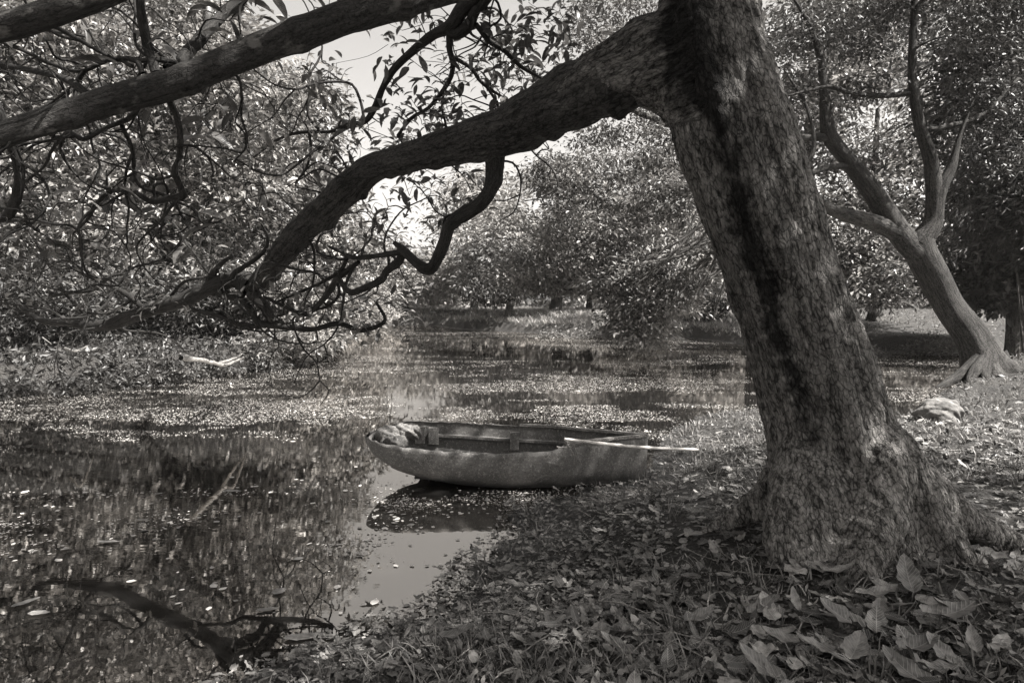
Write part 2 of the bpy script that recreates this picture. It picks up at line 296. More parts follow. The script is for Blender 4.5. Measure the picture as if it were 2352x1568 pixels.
# ------------------------------------------------------------------ tubes
class Tubes:
    def __init__(s): s.V = []; s.Q = []; s.B = []; s.T = []; s.n = 0
    def add(s, pts, rad, k=6, sub=4, wob=0.0, rf=None, cap=True, cap0=False):
        pts = np.asarray(pts, float); rad = np.asarray(rad, float)
        if sub > 1:
            q = np.vstack([2*pts[0]-pts[1], pts, 2*pts[-1]-pts[-2]]); o = []; ro = []
            for i in range(len(pts)-1):
                a, b, c, d = q[i:i+4]
                for j in range(sub):
                    t = j/sub; o.append(.5*(2*b+(c-a)*t+(2*a-5*b+4*c-d)*t*t+(3*b-a-3*c+d)*t**3)); ro.append(rad[i]*(1-t)+rad[i+1]*t)
            o.append(pts[-1]); ro.append(rad[-1]); pts = np.array(o); rad = np.array(ro)
        m = len(pts)
        if wob:
            w = rng.normal(size=(m, 3))*wob; w[0] = 0; pts = pts+w*rad[:, None]
        tan = nrm(np.gradient(pts, axis=0)); ref = np.array([.13, 1, .21]) if abs(tan[0, 1]) < .8 else np.array([1, .1, .2])
        u = nrm(np.cross(tan, ref)); 
        for i in range(1, m): u[i] = u[i-1]-tan[i]*(u[i-1]@tan[i]); u[i] /= np.linalg.norm(u[i])+1e-9
        v = np.cross(tan, u); a = np.arange(k)/k*2*math.pi
        s_ = np.concatenate([[0], np.cumsum(np.linalg.norm(np.diff(pts, axis=0), axis=1))])
        R = np.repeat(rad[:, None], k, 1)
        if rf is not None: R = R*rf(a[None, :], s_[:, None])
        ring = pts[:, None]+R[..., None]*(np.cos(a)[None, :, None]*u[:, None]+np.sin(a)[None, :, None]*v[:, None])
        off = rng.random(3)*50; mr = rad.mean()
        B = np.stack([np.repeat((np.cos(a)*mr)[None], m, 0)+off[0], np.repeat((np.sin(a)*mr)[None], m, 0)+off[1], np.repeat(s_[:, None], k, 1)+off[2]], -1)
        I = s.n+np.arange(m*k).reshape(m, k); J = np.roll(I, -1, 1)
        s.V.append(ring.reshape(-1, 3)); s.B.append(B.reshape(-1, 3)); s.Q.append(np.stack([I[:-1], J[:-1], J[1:], I[1:]], -1).reshape(-1, 4)); s.n += m*k
        if cap0:
            s.V.append(pts[:1]-tan[:1]*rad[0]*.3); s.B.append(B[0, :1]); s.T.append(np.stack([J[0], I[0], np.full(k, s.n)], -1)); s.n += 1
        if cap:
            s.V.append(pts[-1:]+tan[-1:]*rad[-1]*.6); s.B.append(B[-1, :1]); s.T.append(np.stack([I[-1], J[-1], np.full(k, s.n)], -1)); s.n += 1
        return pts
    def build(s, name, mat, parent=None, extra=None):
        at = {'bk': np.vstack(s.B)}
        if extra: at.update(extra)
        return mesh_obj(name, np.vstack(s.V), [np.vstack(s.Q)]+([np.vstack(s.T)] if s.T else []), mat, parent, attrs=at)
def grow(nodes, rads, targets, T, r0f=.012, rmax=.05, tip=.004, sag=.1, k=4, wig=.12, sub=2):
    """join every target to the nearest wood with a crooked twig; new twigs become wood too"""
    N = np.array(nodes); R = np.array(rads); d0 = np.array([np.min(np.linalg.norm(N-t, axis=1)) for t in targets])
    for i in np.argsort(d0):
        t = targets[i]; d = np.linalg.norm(N-t, axis=1); j = int(np.argmin(d)); L = d[j]
        if L < .05: continue
        m = max(3, min(7, int(L/.35)+2)); q = np.linspace(0, 1, m)[:, None]; w = rng.normal(size=(m, 3))*wig*L/m; w[0] = 0; w[-1] = 0
        pts = N[j]+(t-N[j])*q+np.cumsum(w, 0)*np.sin(q*math.pi)+np.array([0, 0, 1])*sag*L*np.sin(q*math.pi)
        ra = min(R[j]*.75, rmax, r0f*(L**.6)+tip); rr = ra+(tip-ra)*q[:, 0]
        T.add(pts, rr, k=k, sub=sub, cap=False); N = np.vstack([N, pts[1:]]); R = np.concatenate([R, rr[1:]])
    return N, R
def ell(c, r, n, shell=.35):
    v = rdir(n); q = (shell**3+(1-shell**3)*rng.random(n))**(1/3); return np.array(c)+v*np.array(r)*q[:, None]
def E(u, v, d, ru, rv, rd, n, shell=.5):      # clump of a crown seen round (u, v) at d metres
    return ell(P(u, v, d), (ru*d/F, rd, rv*d/F), n, shell)
def nodes_of(pts, rad, N, R):
    pts = np.array(pts); rad = np.interp(np.linspace(0, 1, len(pts)), np.linspace(0, 1, len(rad)), rad); N.extend(list(pts)); R.extend(list(rad))
def cluster_leaves(name, targets, per, spread, size, tpl, mat, parent, droop=-.35, uv=False, var=.45, flat=.38, keep=None):
    n = len(targets)*per; c = np.repeat(targets, per, 0); g = rng.normal(size=(n, 3))*.5; g[:, 2] *= flat
    pos = c+g*spread; y = nrm(g)+rng.normal(size=(n, 3))*.5; y[:, 2] += droop; up = rng.normal(size=(n, 3))*.45; up[:, 2] += 1
    sz = size*(1+var*(rng.random(n)-.5)*2)
    tone = np.repeat(rng.random(len(targets))**1.3, per)*.55+rng.random(n)**2*.45
    if keep is not None:
        m = keep(pos); pos, y, up, sz, tone = pos[m], y[m], up[m], sz[m], tone[m]
    return leaves_obj(name, tpl, pos, y, up, sz, mat, parent, rnd=tone, uv=uv)
Z1 = lambda x, y, d: P(.4*x, .4*y, d)
Z2 = lambda x, y, d: P(752.6+.4*x, .4*y, d)
Z3 = lambda x, y, d: P(1505+.42*x, .42*y, d)
Z4 = lambda x, y, d: P(.4*x, 470.4+.4*y, d)
def path(fn, pts, rpx):
    """pts [(x, y, depth)], rpx radius in photo pixels of the 2352 view"""
    return np.array([fn(*p) for p in pts]), np.array([r*p[2]/F for r, p in zip(rpx, pts)])
# ================================================================== the leaning tree
main = empty('leaning_tree', (TX, TY, H1(TX, TY)), label='huge leaning tree with rough dark bark at the shore with a long crooked limb', cat='tree')
D = 3.55
tp = [(1985, 1330, 3.62), (1965, 1215, 3.60), (1940, 1120, 3.58), (1912, 1020, 3.56), (1885, 900, 3.55), (1848, 780, 3.55), (1815, 680, 3.55), (1772, 560, 3.55), (1728, 430, 3.55),
      (1690, 320, 3.56), (1652, 200, 3.58), (1632, 80, 3.6), (1622, -60, 3.62), (1600, -260, 3.7), (1560, -520, 3.9), (1500, -900, 4.2)]
trr = [150, 148, 142, 130, 124, 120, 118, 120, 126, 130, 124, 110, 100, 92, 84, 60]
tpts, trad = path(P, tp, trr)
def flare(a, s):                          # buttress roots: angle 0 = u axis
    g = np.exp(-s/.30); g2 = np.exp(-s/.75)
    r = 1+.05*np.sin(3*a+1)+.04*np.sin(7*a+2*s)+.02*np.sin(13*a-3*s)
    for a0, amp, w in ROOTS: dlt = np.angle(np.exp(1j*(a-a0))); r = r+(amp*g+.25*amp*g2*.6)*np.exp(-(dlt/w)**2)
    return r
# ring axes: work out angle of screen-right / towards-camera for this tube
_t0 = nrm(tpts[1]-tpts[0]); _ref = np.array([.13, 1, .21]); _u = nrm(np.cross(_t0, _ref)); _v = np.cross(_t0, _u)
def ang(dx, dy): d = np.array([dx, dy, 0.]); return math.atan2(d@_v, d@_u)
ROOTS = [(ang(-1, .15), .75, .26), (ang(1, .1), 1.15, .40), (ang(.02, -1), .42, .30), (ang(-.62, -.8), .25, .30), (ang(.75, -.7), .45, .28), (ang(.3, 1), .8, .4), (ang(-.6, .9), .6, .3)]
T = Tubes(); tsm = T.add(tpts, trad, k=72, sub=8, cap0=True, rf=lambda a, s: 1+.05*np.sin(3*a+1)+.04*np.sin(7*a+2*s)+.02*np.sin(13*a-3*s))
lumpy = lambda a, s: 1+.10*np.sin(2*a+s*1.3)+.06*np.sin(3*a-s*4)+.05*np.sin(s*7+a)+.03*np.sin(s*17-2*a)
for pts, rr in (([(1940, 1000, 3.58), (2040, 1085, 3.58), (2140, 1150, 3.6), (2230, 1205, 3.62), (2320, 1245, 3.65), (2430, 1290, 3.7)], [118, 84, 58, 40, 28, 16]),
                ([(1870, 1040, 3.58), (1800, 1110, 3.6), (1735, 1165, 3.64), (1670, 1200, 3.7), (1600, 1225, 3.8)], [95, 52, 30, 20, 10]),
                ([(1950, 1020, 3.5), (1985, 1130, 3.36), (1985, 1230, 3.24), (1965, 1330, 3.14)], [100, 92, 72, 50]),
                ([(1870, 1020, 3.5), (1850, 1130, 3.40), (1838, 1230, 3.34), (1838, 1310, 3.3)], [80, 82, 70, 54]),
                ([(2000, 1040, 3.5), (2080, 1140, 3.42), (2150, 1220, 3.36), (2230, 1290, 3.3)], [80, 72, 50, 26]),
                ([(1930, 1000, 3.7), (1900, 1080, 4.0), (1880, 1140, 4.3)], [90, 60, 30]),
                ([(1632, 20, 3.62), (1590, 105, 3.64), (1530, 132, 3.68), (1470, 150, 3.76), (1390, 188, 3.9), (1310, 232, 4.05)], [70, 88, 92, 82, 68, 58]),
                ([(1770, 500, 3.62), (1690, 370, 3.60), (1620, 255, 3.62), (1540, 190, 3.68), (1460, 178, 3.78), (1400, 200, 3.88)], [60, 80, 82, 68, 50, 34])):
    a_, r_ = path(P, pts, rr); T.add(a_, r_, k=40, sub=7, cap0=True, rf=lumpy if len(pts) != 6 or pts[0][0] < 1900 else None)
V0 = np.vstack(T.V); B0 = np.vstack(T.B); tmp = T.build('trunk_source', M['bark'])
md = tmp.modifiers.new('r', 'REMESH'); md.mode = 'VOXEL'; md.voxel_size = .011
ms = tmp.modifiers.new('s', 'SMOOTH'); ms.factor = .5; ms.iterations = 5
bpy.context.view_layer.update(); ev = tmp.evaluated_get(bpy.context.evaluated_depsgraph_get()); m2 = ev.to_mesh()
Vt = np.zeros(len(m2.vertices)*3); m2.vertices.foreach_get('co', Vt); Vt = Vt.reshape(-1, 3); fl_ = np.zeros(len(m2.loops), np.int32); m2.loops.foreach_get('vertex_index', fl_); fl_ = fl_.reshape(-1, 4)
nv = np.zeros(len(m2.vertices)*3); m2.vertex_normals.foreach_get('vector', nv); nv = nv.reshape(-1, 3); ev.to_mesh_clear(); bpy.data.objects.remove(tmp)
from mathutils.kdtree import KDTree
axd = nrm(np.array(P(1632, 0, 3.6))-P(1900, 1000, 3.56)); lxd = nrm(np.array(P(1280, 258, 4.1))-P(1560, 120, 3.65))
def frame3(v, d): e1 = nrm(np.cross(d, [0, 1, .1])); e2 = np.cross(d, e1); return np.stack([v@e1, v@e2, v@d], -1)
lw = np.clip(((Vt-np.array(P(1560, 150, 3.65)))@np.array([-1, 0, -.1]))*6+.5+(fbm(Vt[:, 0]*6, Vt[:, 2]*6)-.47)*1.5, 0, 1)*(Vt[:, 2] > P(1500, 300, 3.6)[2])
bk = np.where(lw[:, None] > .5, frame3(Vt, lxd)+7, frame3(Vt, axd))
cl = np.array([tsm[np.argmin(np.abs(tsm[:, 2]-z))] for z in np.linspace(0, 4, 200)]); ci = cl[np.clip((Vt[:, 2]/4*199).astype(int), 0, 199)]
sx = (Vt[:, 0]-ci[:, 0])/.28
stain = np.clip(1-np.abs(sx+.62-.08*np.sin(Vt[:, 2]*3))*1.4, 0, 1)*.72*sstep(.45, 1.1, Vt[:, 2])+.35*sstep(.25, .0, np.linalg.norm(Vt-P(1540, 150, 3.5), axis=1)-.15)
hb = (fbm(bk[:, 0]*16+bk[:, 1]*13, bk[:, 2]*6)-.47)*.05+(fbm(bk[:, 0]*50+bk[:, 1]*41, bk[:, 2]*17+3, 3)-.44)*.022
Vt = Vt+nv*hb[:, None]
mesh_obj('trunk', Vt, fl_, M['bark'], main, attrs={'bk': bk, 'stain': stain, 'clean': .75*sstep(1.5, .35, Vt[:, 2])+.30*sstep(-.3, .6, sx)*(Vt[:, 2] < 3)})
nodesN, nodesR = [], []
nodes_of(tsm[50:], [.2, .15], nodesN, nodesR)
# big lower limb over the boat
lp = [(1480, 148, 3.76), (1390, 188, 3.9), (1280, 246, 4.1), (1180, 290, 4.3), (1090, 318, 4.5), (1000, 349, 4.7), (920, 368, 4.9), (862, 384, 5.1), (812, 421, 5.3),
      (740, 490, 5.6), (680, 545, 5.9), (632, 600, 6.1), (598, 645, 6.2), (578, 668, 6.25)]
lr = [72, 72, 63, 54, 46, 34, 31, 29, 33, 34, 32, 29, 25, 18]
def limb(fn, pts, rpx, name='limb', mat='limb', k=24, sub=8, rf=lumpy, wob=0.0, keepnodes=True, parent=main):
    a, r = path(fn, pts, rpx); t = Tubes(); o1 = rng.random()*90
    rf2 = lambda A, q: rf(A, q)+.34*(fbm(np.cos(A)*1.1+q*5+o1, np.sin(A)*1.1+q*2+o1, 3)-.44)+.22*np.exp(-((q % .47-.2)/.035)**2)*(.5+.5*np.cos(A+o1))
    s = t.add(a, r, k=k, sub=sub, rf=rf2, wob=.05 if r[0] < .06 else 0); t.build(name, M[mat], parent)
    if keepnodes: nodes_of(s[len(s)//8:], r, nodesN, nodesR)
    return s
limb(P, lp, lr, k=64, sub=14)
# branches on the limb: the hooked one
limb(Z2, [(960, 860, 4.45), (960, 960, 4.5), (935, 1080, 4.55), (880, 1170, 4.6), (790, 1230, 4.7), (705, 1290, 4.8), (670, 1390, 4.85), (620, 1500, 4.9), (575, 1545, 4.95), (500, 1500, 5.0), (430, 1430, 5.05), (385, 1395, 5.1)],
     [24, 20, 17, 16, 16, 14, 13, 13, 14, 11, 10, 6], name='branch', mat='twig', k=16)
limb(Z4, [(2300, 240, 5.1), (2300, 310, 5.2), (2220, 380, 5.3), (2190, 430, 5.3), (2090, 480, 5.4), (2010, 500, 5.5), (1940, 425, 5.6), (1900, 480, 5.7), (1830, 570, 5.8), (1750, 630, 5.9), (1650, 590, 6.0), (1520, 530, 6.1)],
     [9, 9, 8, 8, 7, 7, 6, 7, 6, 6, 5, 4], name='branch', mat='twig', k=10, sub=5)
limb(Z4, [(2310, 270, 5.1), (2180, 290, 5.3), (2040, 305, 5.5), (1960, 270, 5.6), (1890, 240, 5.7)], [7, 6, 5, 4, 3], name='branch', mat='twig', k=8)
limb(Z4, [(1990, 310, 5.6), (1960, 370, 5.7), (1860, 440, 5.9), (1700, 510, 6.0), (1580, 560, 6.1)], [5, 4, 4, 3, 2], name='branch', mat='twig', k=8)
limb(Z4, [(2060, 330, 5.6), (1980, 390, 5.7), (1935, 425, 5.7)], [5, 7, 6], name='branch', mat='twig', k=8)
limb(Z4, [(1450, 470, 6.2), (1380, 430, 6.3), (1290, 440, 6.3), (1180, 490, 6.4), (1070, 540, 6.5), (920, 580, 6.6), (760, 640, 6.7), (640, 685, 6.8), (500, 692, 6.9), (380, 675, 7.0), (260, 670, 7.1), (150, 610, 7.2), (90, 555, 7.3)],
     [23, 20, 18, 17, 16, 15, 14, 14, 12, 10, 8, 7, 4], name='branch', mat='twig', k=14)
limb(Z4, [(1440, 470, 6.2), (1455, 520, 6.2), (1520, 590, 6.2), (1570, 660, 6.2), (1610, 695, 6.2)], [13, 13, 13, 12, 8], name='branch', mat='limb', k=10)
limb(Z4, [(1220, 505, 6.4), (1310, 520, 6.3), (1400, 560, 6.25), (1450, 620, 6.2), (1490, 680, 6.2), (1600, 695, 6.2), (1790, 715, 6.1), (1940, 680, 6.0), (2080, 720, 5.9), (2210, 665, 5.8), (2160, 560, 5.8)],
     [8, 9, 9, 9, 8, 8, 6, 6, 5, 4, 3], name='branch', mat='twig', k=10)
limb(Z4, [(820, 600, 6.65), (790, 560, 6.6), (710, 500, 6.6), (640, 470, 6.5)], [7, 6, 5, 3], name='branch', mat='twig', k=8)
limb(Z4, [(820, 590, 6.65), (950, 550, 6.6), (1060, 440, 6.5), (1200, 412, 6.5)], [5, 4, 3, 2], name='branch', mat='twig', k=8)
limb(Z4, [(1340, 430, 6.3), (1350, 390, 6.2), (1440, 330, 6.1), (1520, 260, 6.0), (1535, 180, 5.9), (1500, 110, 5.8)], [7, 6, 5, 4, 3, 2], name='branch', mat='twig', k=8)
limb(Z4, [(1190, 470, 6.4), (1220, 400, 6.3), (1290, 320, 6.2), (1350, 290, 6.1)], [8, 7, 5, 3], name='branch', mat='twig', k=8)
limb(Z4, [(1490, 700, 6.2), (1360, 680, 6.3), (1270, 640, 6.3), (1130, 605, 6.4), (1075, 570, 6.4)], [6, 5, 5, 4, 2], name='branch', mat='twig', k=8)
limb(Z4, [(500, 495, 7), (560, 470, 7), (640, 410, 7), (730, 395, 7)], [5, 5, 4, 2], name='branch', mat='twig', k=8)
limb(Z4, [(300, 520, 7.1), (400, 505, 7), (520, 492, 7)], [3, 4, 4], name='branch', mat='twig', k=8)
# upper limb crossing the sky, and its hanging branches
limb(P, [(1600, -330, 3.75), (1400, -200, 3.5), (1180, -90, 3.2), (980, -25, 3.0), (850, 22, 2.9), (700, 72, 2.85), (560, 128, 2.8), (400, 190, 2.75), (230, 240, 2.7), (100, 280, 2.65), (0, 312, 2.6), (-150, 370, 2.6), (-400, 420, 2.6)],
     [90, 70, 58, 42, 38, 37, 37, 35, 32, 31, 30, 27, 20], mat='lichen', k=40, sub=12, rf=lambda a, s: 1+.05*np.sin(2*a+s*2)+.03*np.sin(s*11+a))
limb(P, [(1590, -420, 3.8), (1200, -420, 3.0), (800, -280, 2.5), (480, -120, 2.3), (300, -45, 2.25), (180, 5, 2.2), (80, 40, 2.2), (-60, 75, 2.2), (-300, 120, 2.2)],
     [80, 60, 48, 42, 38, 34, 32, 32, 26], mat='lichen', k=32, sub=10)
limb(Z1, [(900, 420, 2.8), (860, 300, 2.8), (825, 150, 2.75), (805, 0, 2.7), (790, -200, 2.7)], [11, 10, 9, 8, 5], name='branch', mat='twig', k=10)
limb(Z1, [(960, 560, 2.85), (1010, 660, 2.9), (1035, 790, 2.95), (1030, 900, 3.0), (1005, 990, 3.0), (1040, 1080, 3.05), (1050, 1125, 3.05), (960, 1140, 3.1), (870, 1160, 3.15), (760, 1100, 3.2), (640, 1100, 3.3), (560, 1160, 3.3), (500, 1260, 3.35), (420, 1340, 3.4)],
     [9, 8, 7, 7, 8, 7, 8, 7, 6, 5, 4, 4, 3, 2], name='branch', mat='twig', k=10)
limb(Z1, [(950, 400, 2.85), (1020, 370, 2.9), (1080, 300, 3.0), (1160, 210, 3.1), (1300, 60, 3.3), (1450, -80, 3.5)], [11, 12, 12, 13, 11, 8], name='branch', mat='twig', k=10)
limb(Z1, [(820, 420, 2.8), (780, 350, 2.8), (640, 340, 2.85), (500, 400, 2.9), (440, 470, 2.9), (430, 580, 2.9)], [7, 6, 5, 5, 5, 5], name='branch', mat='twig', k=8)
limb(Z1, [(800, 350, 2.8), (900, 345, 2.8), (1010, 355, 2.85)], [5, 6, 6], name='branch', mat='twig', k=8)
limb(Z1, [(500, 540, 2.75), (440, 490, 2.8), (340, 440, 2.9), (200, 410, 3.0), (0, 370, 3.1), (-200, 330, 3.2)], [8, 8, 7, 6, 5, 4], name='branch', mat='twig', k=8)
limb(Z1, [(810, 600, 2.75), (740, 680, 2.85), (600, 740, 2.9), (480, 800, 2.95), (390, 760, 3.0), (300, 860, 3.1), (250, 960, 3.2), (130, 1050, 3.3)], [6, 6, 5, 5, 4, 4, 3, 3], name='branch', mat='twig', k=8)
limb(Z1, [(700, 720, 2.9), (760, 860, 3.0), (770, 1000, 3.1), (820, 1080, 3.2), (980, 1140, 3.3), (1060, 1260, 3.4), (1150, 1320, 3.5)], [5, 5, 4, 4, 4, 3, 2], name='branch', mat='twig', k=8)
limb(Z1, [(-80, 500, 2.7), (0, 640, 2.7), (20, 720, 2.7), (60, 830, 2.75), (110, 980, 2.8), (90, 1140, 2.85), (40, 1240, 2.9), (-40, 1260, 2.9)], [9, 10, 10, 11, 12, 12, 12, 9], name='branch', mat='twig', k=10)
limb(Z1, [(0, 240, 2.9), (130, 290, 2.9), (300, 370, 2.95), (460, 410, 2.9), (650, 340, 2.85), (760, 380, 2.8)], [4, 4, 4, 4, 4, 4], name='branch', mat='twig', k=8)
limb(Z1, [(270, 130, 2.3), (420, 210, 2.5), (560, 290, 2.7), (680, 350, 2.85)], [5, 4, 4, 3], name='branch', mat='twig', k=8)
# the long drooping branch against the sky
limb(Z2, [(1250, -420, 4.2), (1000, -180, 4.4), (860, -30, 4.6), (770, 60, 4.7), (700, 150, 4.8), (600, 200, 4.9), (480, 300, 5.0), (380, 400, 5.1), (320, 500, 5.2), (270, 620, 5.3), (210, 700, 5.35), (100, 720, 5.4), (20, 755, 5.5), (-150, 760, 5.6), (-280, 800, 5.8), (-420, 900, 6)],
     [26, 22, 18, 17, 15, 10, 9, 8, 7, 7, 6, 5, 4, 4, 3, 2], name='branch', mat='twig', k=10)
limb(Z2, [(1100, -250, 4.3), (900, 0, 4.6), (850, 60, 4.65), (810, 150, 4.75), (730, 200, 4.8), (690, 160, 4.8)], [16, 14, 12, 12, 12, 10], name='branch', mat='twig', k=10)
limb(Z2, [(700, 170, 4.8), (700, 280, 4.85), (720, 370, 4.9), (690, 480, 5.0), (580, 620, 5.1), (480, 680, 5.2), (400, 780, 5.3)], [8, 7, 6, 5, 4, 4, 3], name='branch', mat='twig', k=8)
limb(Z2, [(850, 140, 4.7), (920, 230, 4.8), (1010, 290, 4.9), (1120, 390, 5.0), (1230, 450, 5.1)], [6, 6, 5, 4, 3], name='branch', mat='twig', k=8)
limb(Z2, [(720, 330, 4.9), (820, 390, 5.0), (880, 470, 5.0), (960, 530, 5.1), (1060, 590, 5.2)], [5, 4, 4, 3, 2], name='branch', mat='twig', k=8)
# high limbs out of frame carrying the crown overhead, some added for its shading lobes
for a, b in (((1560, -520, 3.9), (-2.5, 5.5, 7.5)), ((1540, -650, 4.0), (.5, 7.5, 8.5)), ((1520, -750, 4.1), (3.5, 1.5, 7.5)), ((1500, -850, 4.2), (-1.0, -.5, 8.0)), ((1540, -600, 4.0), (4.5, 5.5, 7.0)), ((1540, -600, 4.0), (-5, 2.5, 7.2)), ((1540, -650, 4.0), (7.0, 2.2, 7.6)), ((1540, -650, 4.0), (5.5, -.8, 7.6))):
    p0 = P(*a); p1 = np.array(b, float); mid = (p0+p1)/2+np.array([0, 0, .7]); t = Tubes(); s_ = t.add([p0, mid, p1], [.13, .09, .03], k=12, sub=8, rf=lumpy); t.build('limb', M['limb'], main); nodes_of(s_, [.12, .03], nodesN, nodesR)
# leaf sprays
sky_sprays = np.vstack([E(1010, 190, 5.2, 260, 170, .7, 34, 0), E(1200, 100, 5.2, 120, 120, .8, 44, 0), E(900, 310, 5.5, 210, 80, .6, 24, 0), E(700, 220, 5.4, 130, 120, .6, 14, 0), E(1080, 270, 5.1, 180, 50, .5, 16, 0),
    E(620, 330, 5.8, 200, 130, .8, 16, 0), E(960, 40, 5.2, 180, 60, .6, 6, 0)])
hang = np.vstack([E(850, 500, 6, 230, 80, .7, 22, 0), E(1000, 440, 5.6, 160, 60, .5, 12, 0), E(760, 660, 6.2, 200, 70, .7, 16, 0), E(860, 720, 6.1, 140, 45, .6, 14, 0), E(350, 640, 7, 340, 90, 1.0, 22, 0), E(250, 500, 6.8, 300, 120, 1.0, 16, 0)])
nearT = np.vstack([E(560, 20, 3.1, 160, 90, .3, 10, 0), E(430, 200, 3.0, 130, 100, .3, 7, 0), E(500, 380, 3.4, 240, 150, .4, 10, 0), E(150, 120, 2.9, 220, 160, .4, 6, 0), E(150, 430, 3.2, 250, 160, .5, 7, 0), E(300, 560, 3.6, 300, 120, .5, 6, 0)])
bare = np.vstack([E(300, 300, 3.6, 380, 330, .5, 130, 0), E(250, 600, 6.5, 420, 130, 1.0, 150, 0), E(700, 600, 6, 300, 140, .7, 120, 0), E(900, 130, 5, 260, 160, .7, 16, 0), E(900, 330, 5.5, 250, 100, .6, 16, 0)])
T = Tubes(); N_, R_ = grow(nodesN, nodesR, np.vstack([sky_sprays, hang, nearT]), T, r0f=.007, rmax=.016, tip=.0022, k=5, wig=.35, sub=3, sag=.05); T.build('twigs', M['twig'], main)['kind'] = 'stuff'
T = Tubes(); NA = np.array(nodesN); pu = CU+NA[:, 0]/NA[:, 1]*F; pv_ = HOR-(NA[:, 2]-CAMZ)/NA[:, 1]*F
cand = np.where((NA[:, 1] > 1.8) & (NA[:, 1] < 8) & (pu < 1150) & (pu > -80) & (pv_ > -60) & (pv_ < 690))[0]
def walk(p, dr, n, st, r0, depth=0):
    pts = [p]; 
    for q in range(n):
        dr = nrm(dr+rng.normal(size=3)*np.array([.46, .2, .46])+np.array([-.07, .02, -.015])); pts.append(pts[-1]+dr*st)
    T.add(pts, np.linspace(r0, r0*.28, len(pts)), k=5, sub=3, cap=False)
    if depth < 2:
        for q in range(2, n-1, 3): walk(pts[q], nrm(dr+rng.normal(size=3)*np.array([1, .4, 1])), max(4, n-q), st*.75, r0*.55, depth+1)
for q in range(60):
    p = NA[rng.choice(cand)]; k_ = p[1]/4; walk(p, nrm(rng.normal(size=3)*np.array([1, .35, 1])+np.array([-.3, 0, -.4])), int(rng.integers(6, 12)), .11*k_, .0095*k_)
T.build('bare_twigs', M['twig'], main)['kind'] = 'stuff'
T = Tubes(); grow(nodesN, nodesR, bare, T, r0f=.012, rmax=.014, tip=.0032, k=5, wig=.42, sub=3, sag=.08); T.build('bare_twigs', M['twig'], main)['kind'] = 'stuff'
def whorls(name, targets, per, ln, size, mat, parent, tpl=T_near, droop=-.4, uv=True):
    n = len(targets)*per; c = np.repeat(targets, per, 0); y = rng.normal(size=(n, 3)); y[:, 2] = y[:, 2]*.6+droop; y = nrm(y)
    pos = c+y*.03+rng.normal(size=(n, 3))*ln*np.array([1, 1, .7]); up = rng.normal(size=(n, 3))*.3; up[:, 2] += 1
    sz = size*(.6+.7*rng.random(n)); tone = rng.random(n)
    return leaves_obj(name, tpl, pos, y, up, sz, mat, parent, rnd=tone, uv=uv, smooth=True)
whorls('foliage', np.vstack([sky_sprays, hang]), 8, .075, .108, M['leafN'], main)
whorls('foliage', nearT, 4, .06, .115, M['leafN'], main)
over = np.vstack([ell((-2.5, 5.5, 8.3), (2.6, 2.6, 1.5), 45), ell((.5, 8.0, 9.3), (2.4, 2.4, 1.3), 18), ell((3.8, 1.5, 8.2), (2.4, 2.2, 1.3), 80), ell((-1.5, -1, 8.6), (2.4, 2.2, 1.3), 40),
    ell((4.8, 5.8, 7.8), (2.0, 2.0, 1.2), 30), ell((-5, 2.5, 7.8), (2.2, 2.4, 1.4), 40), ell((5.6, 3.8, 8.0), (1.7, 1.7, 1.0), 38),
    ell((6.8, 2.2, 8.0), (2.2, 2.6, 1.2), 120), ell((5.2, -.8, 8.0), (2.2, 2.2, 1.2), 110), ell((6.4, .2, 7.4), (2.0, 1.8, .9), 80), ell((8.5, -.5, 8.0), (2.2, 2.2, 1.2), 70)])  # crown out of view; right-hand lobes added to shade the near bank and boat
T = Tubes(); grow(nodesN, nodesR, over, T, r0f=.02, rmax=.06, tip=.004, k=4, wig=.4); T.build('twigs', M['twig'], main)['kind'] = 'stuff'
cluster_leaves('crown', over, 42, .55, .17, T_mid, M['leafN'], main, uv=True)
# ================================================================== other trees
def tree(name, label, base_u, base_v, d, lean, trunk_r, limbs, lobes, leaf, per, spread, size, tpl, bark='far', group=None, cat='tree', ground=None, rf=None, k=14, twr=.03):
    """limbs: list of [(u,v,d)...], r list (metres)"""
    b = P(base_u, base_v, d); z = H1(b[0], b[1]); root = empty(name, (b[0], b[1], z), label=label, cat=cat, group=group)
    N, R = [], []
    for i, (pts, r) in enumerate(limbs):
        a = [P(*p) for p in pts]
        if i == 0: a[0] = np.array([b[0], b[1], z-.15])
        t = Tubes(); kk = k if i == 0 else max(6, k-4)
        fl = (lambda A, s: 1+.05*np.sin(2*A+s)+.9*np.exp(-s/.35)*(.5+.5*np.sin(5*A+1))+.04*np.sin(s*5+A)) if i == 0 else (lambda A, s: 1+.06*np.sin(2*A+s*2))
        s_ = t.add(a, r, k=kk if i else kk*2, sub=6, rf=fl); t.build('trunk' if i == 0 else 'limb', M[bark], root); nodes_of(s_[len(s_)//3 if i == 0 else 0:], r, N, R)
    tg = np.vstack([E(*l) for l in lobes]); tg = tg[tg[:, 2] > .5]
    T = Tubes(); grow(N, R, tg, T, r0f=.022, rmax=twr*1.6, tip=.006, k=4, wig=.35, sub=2); T.build('branches', M[bark if bark != 'pale' else 'far'], root)['kind'] = 'stuff'
    cluster_leaves('crown', tg, per, spread, size, tpl, M[leaf], root)
    return root
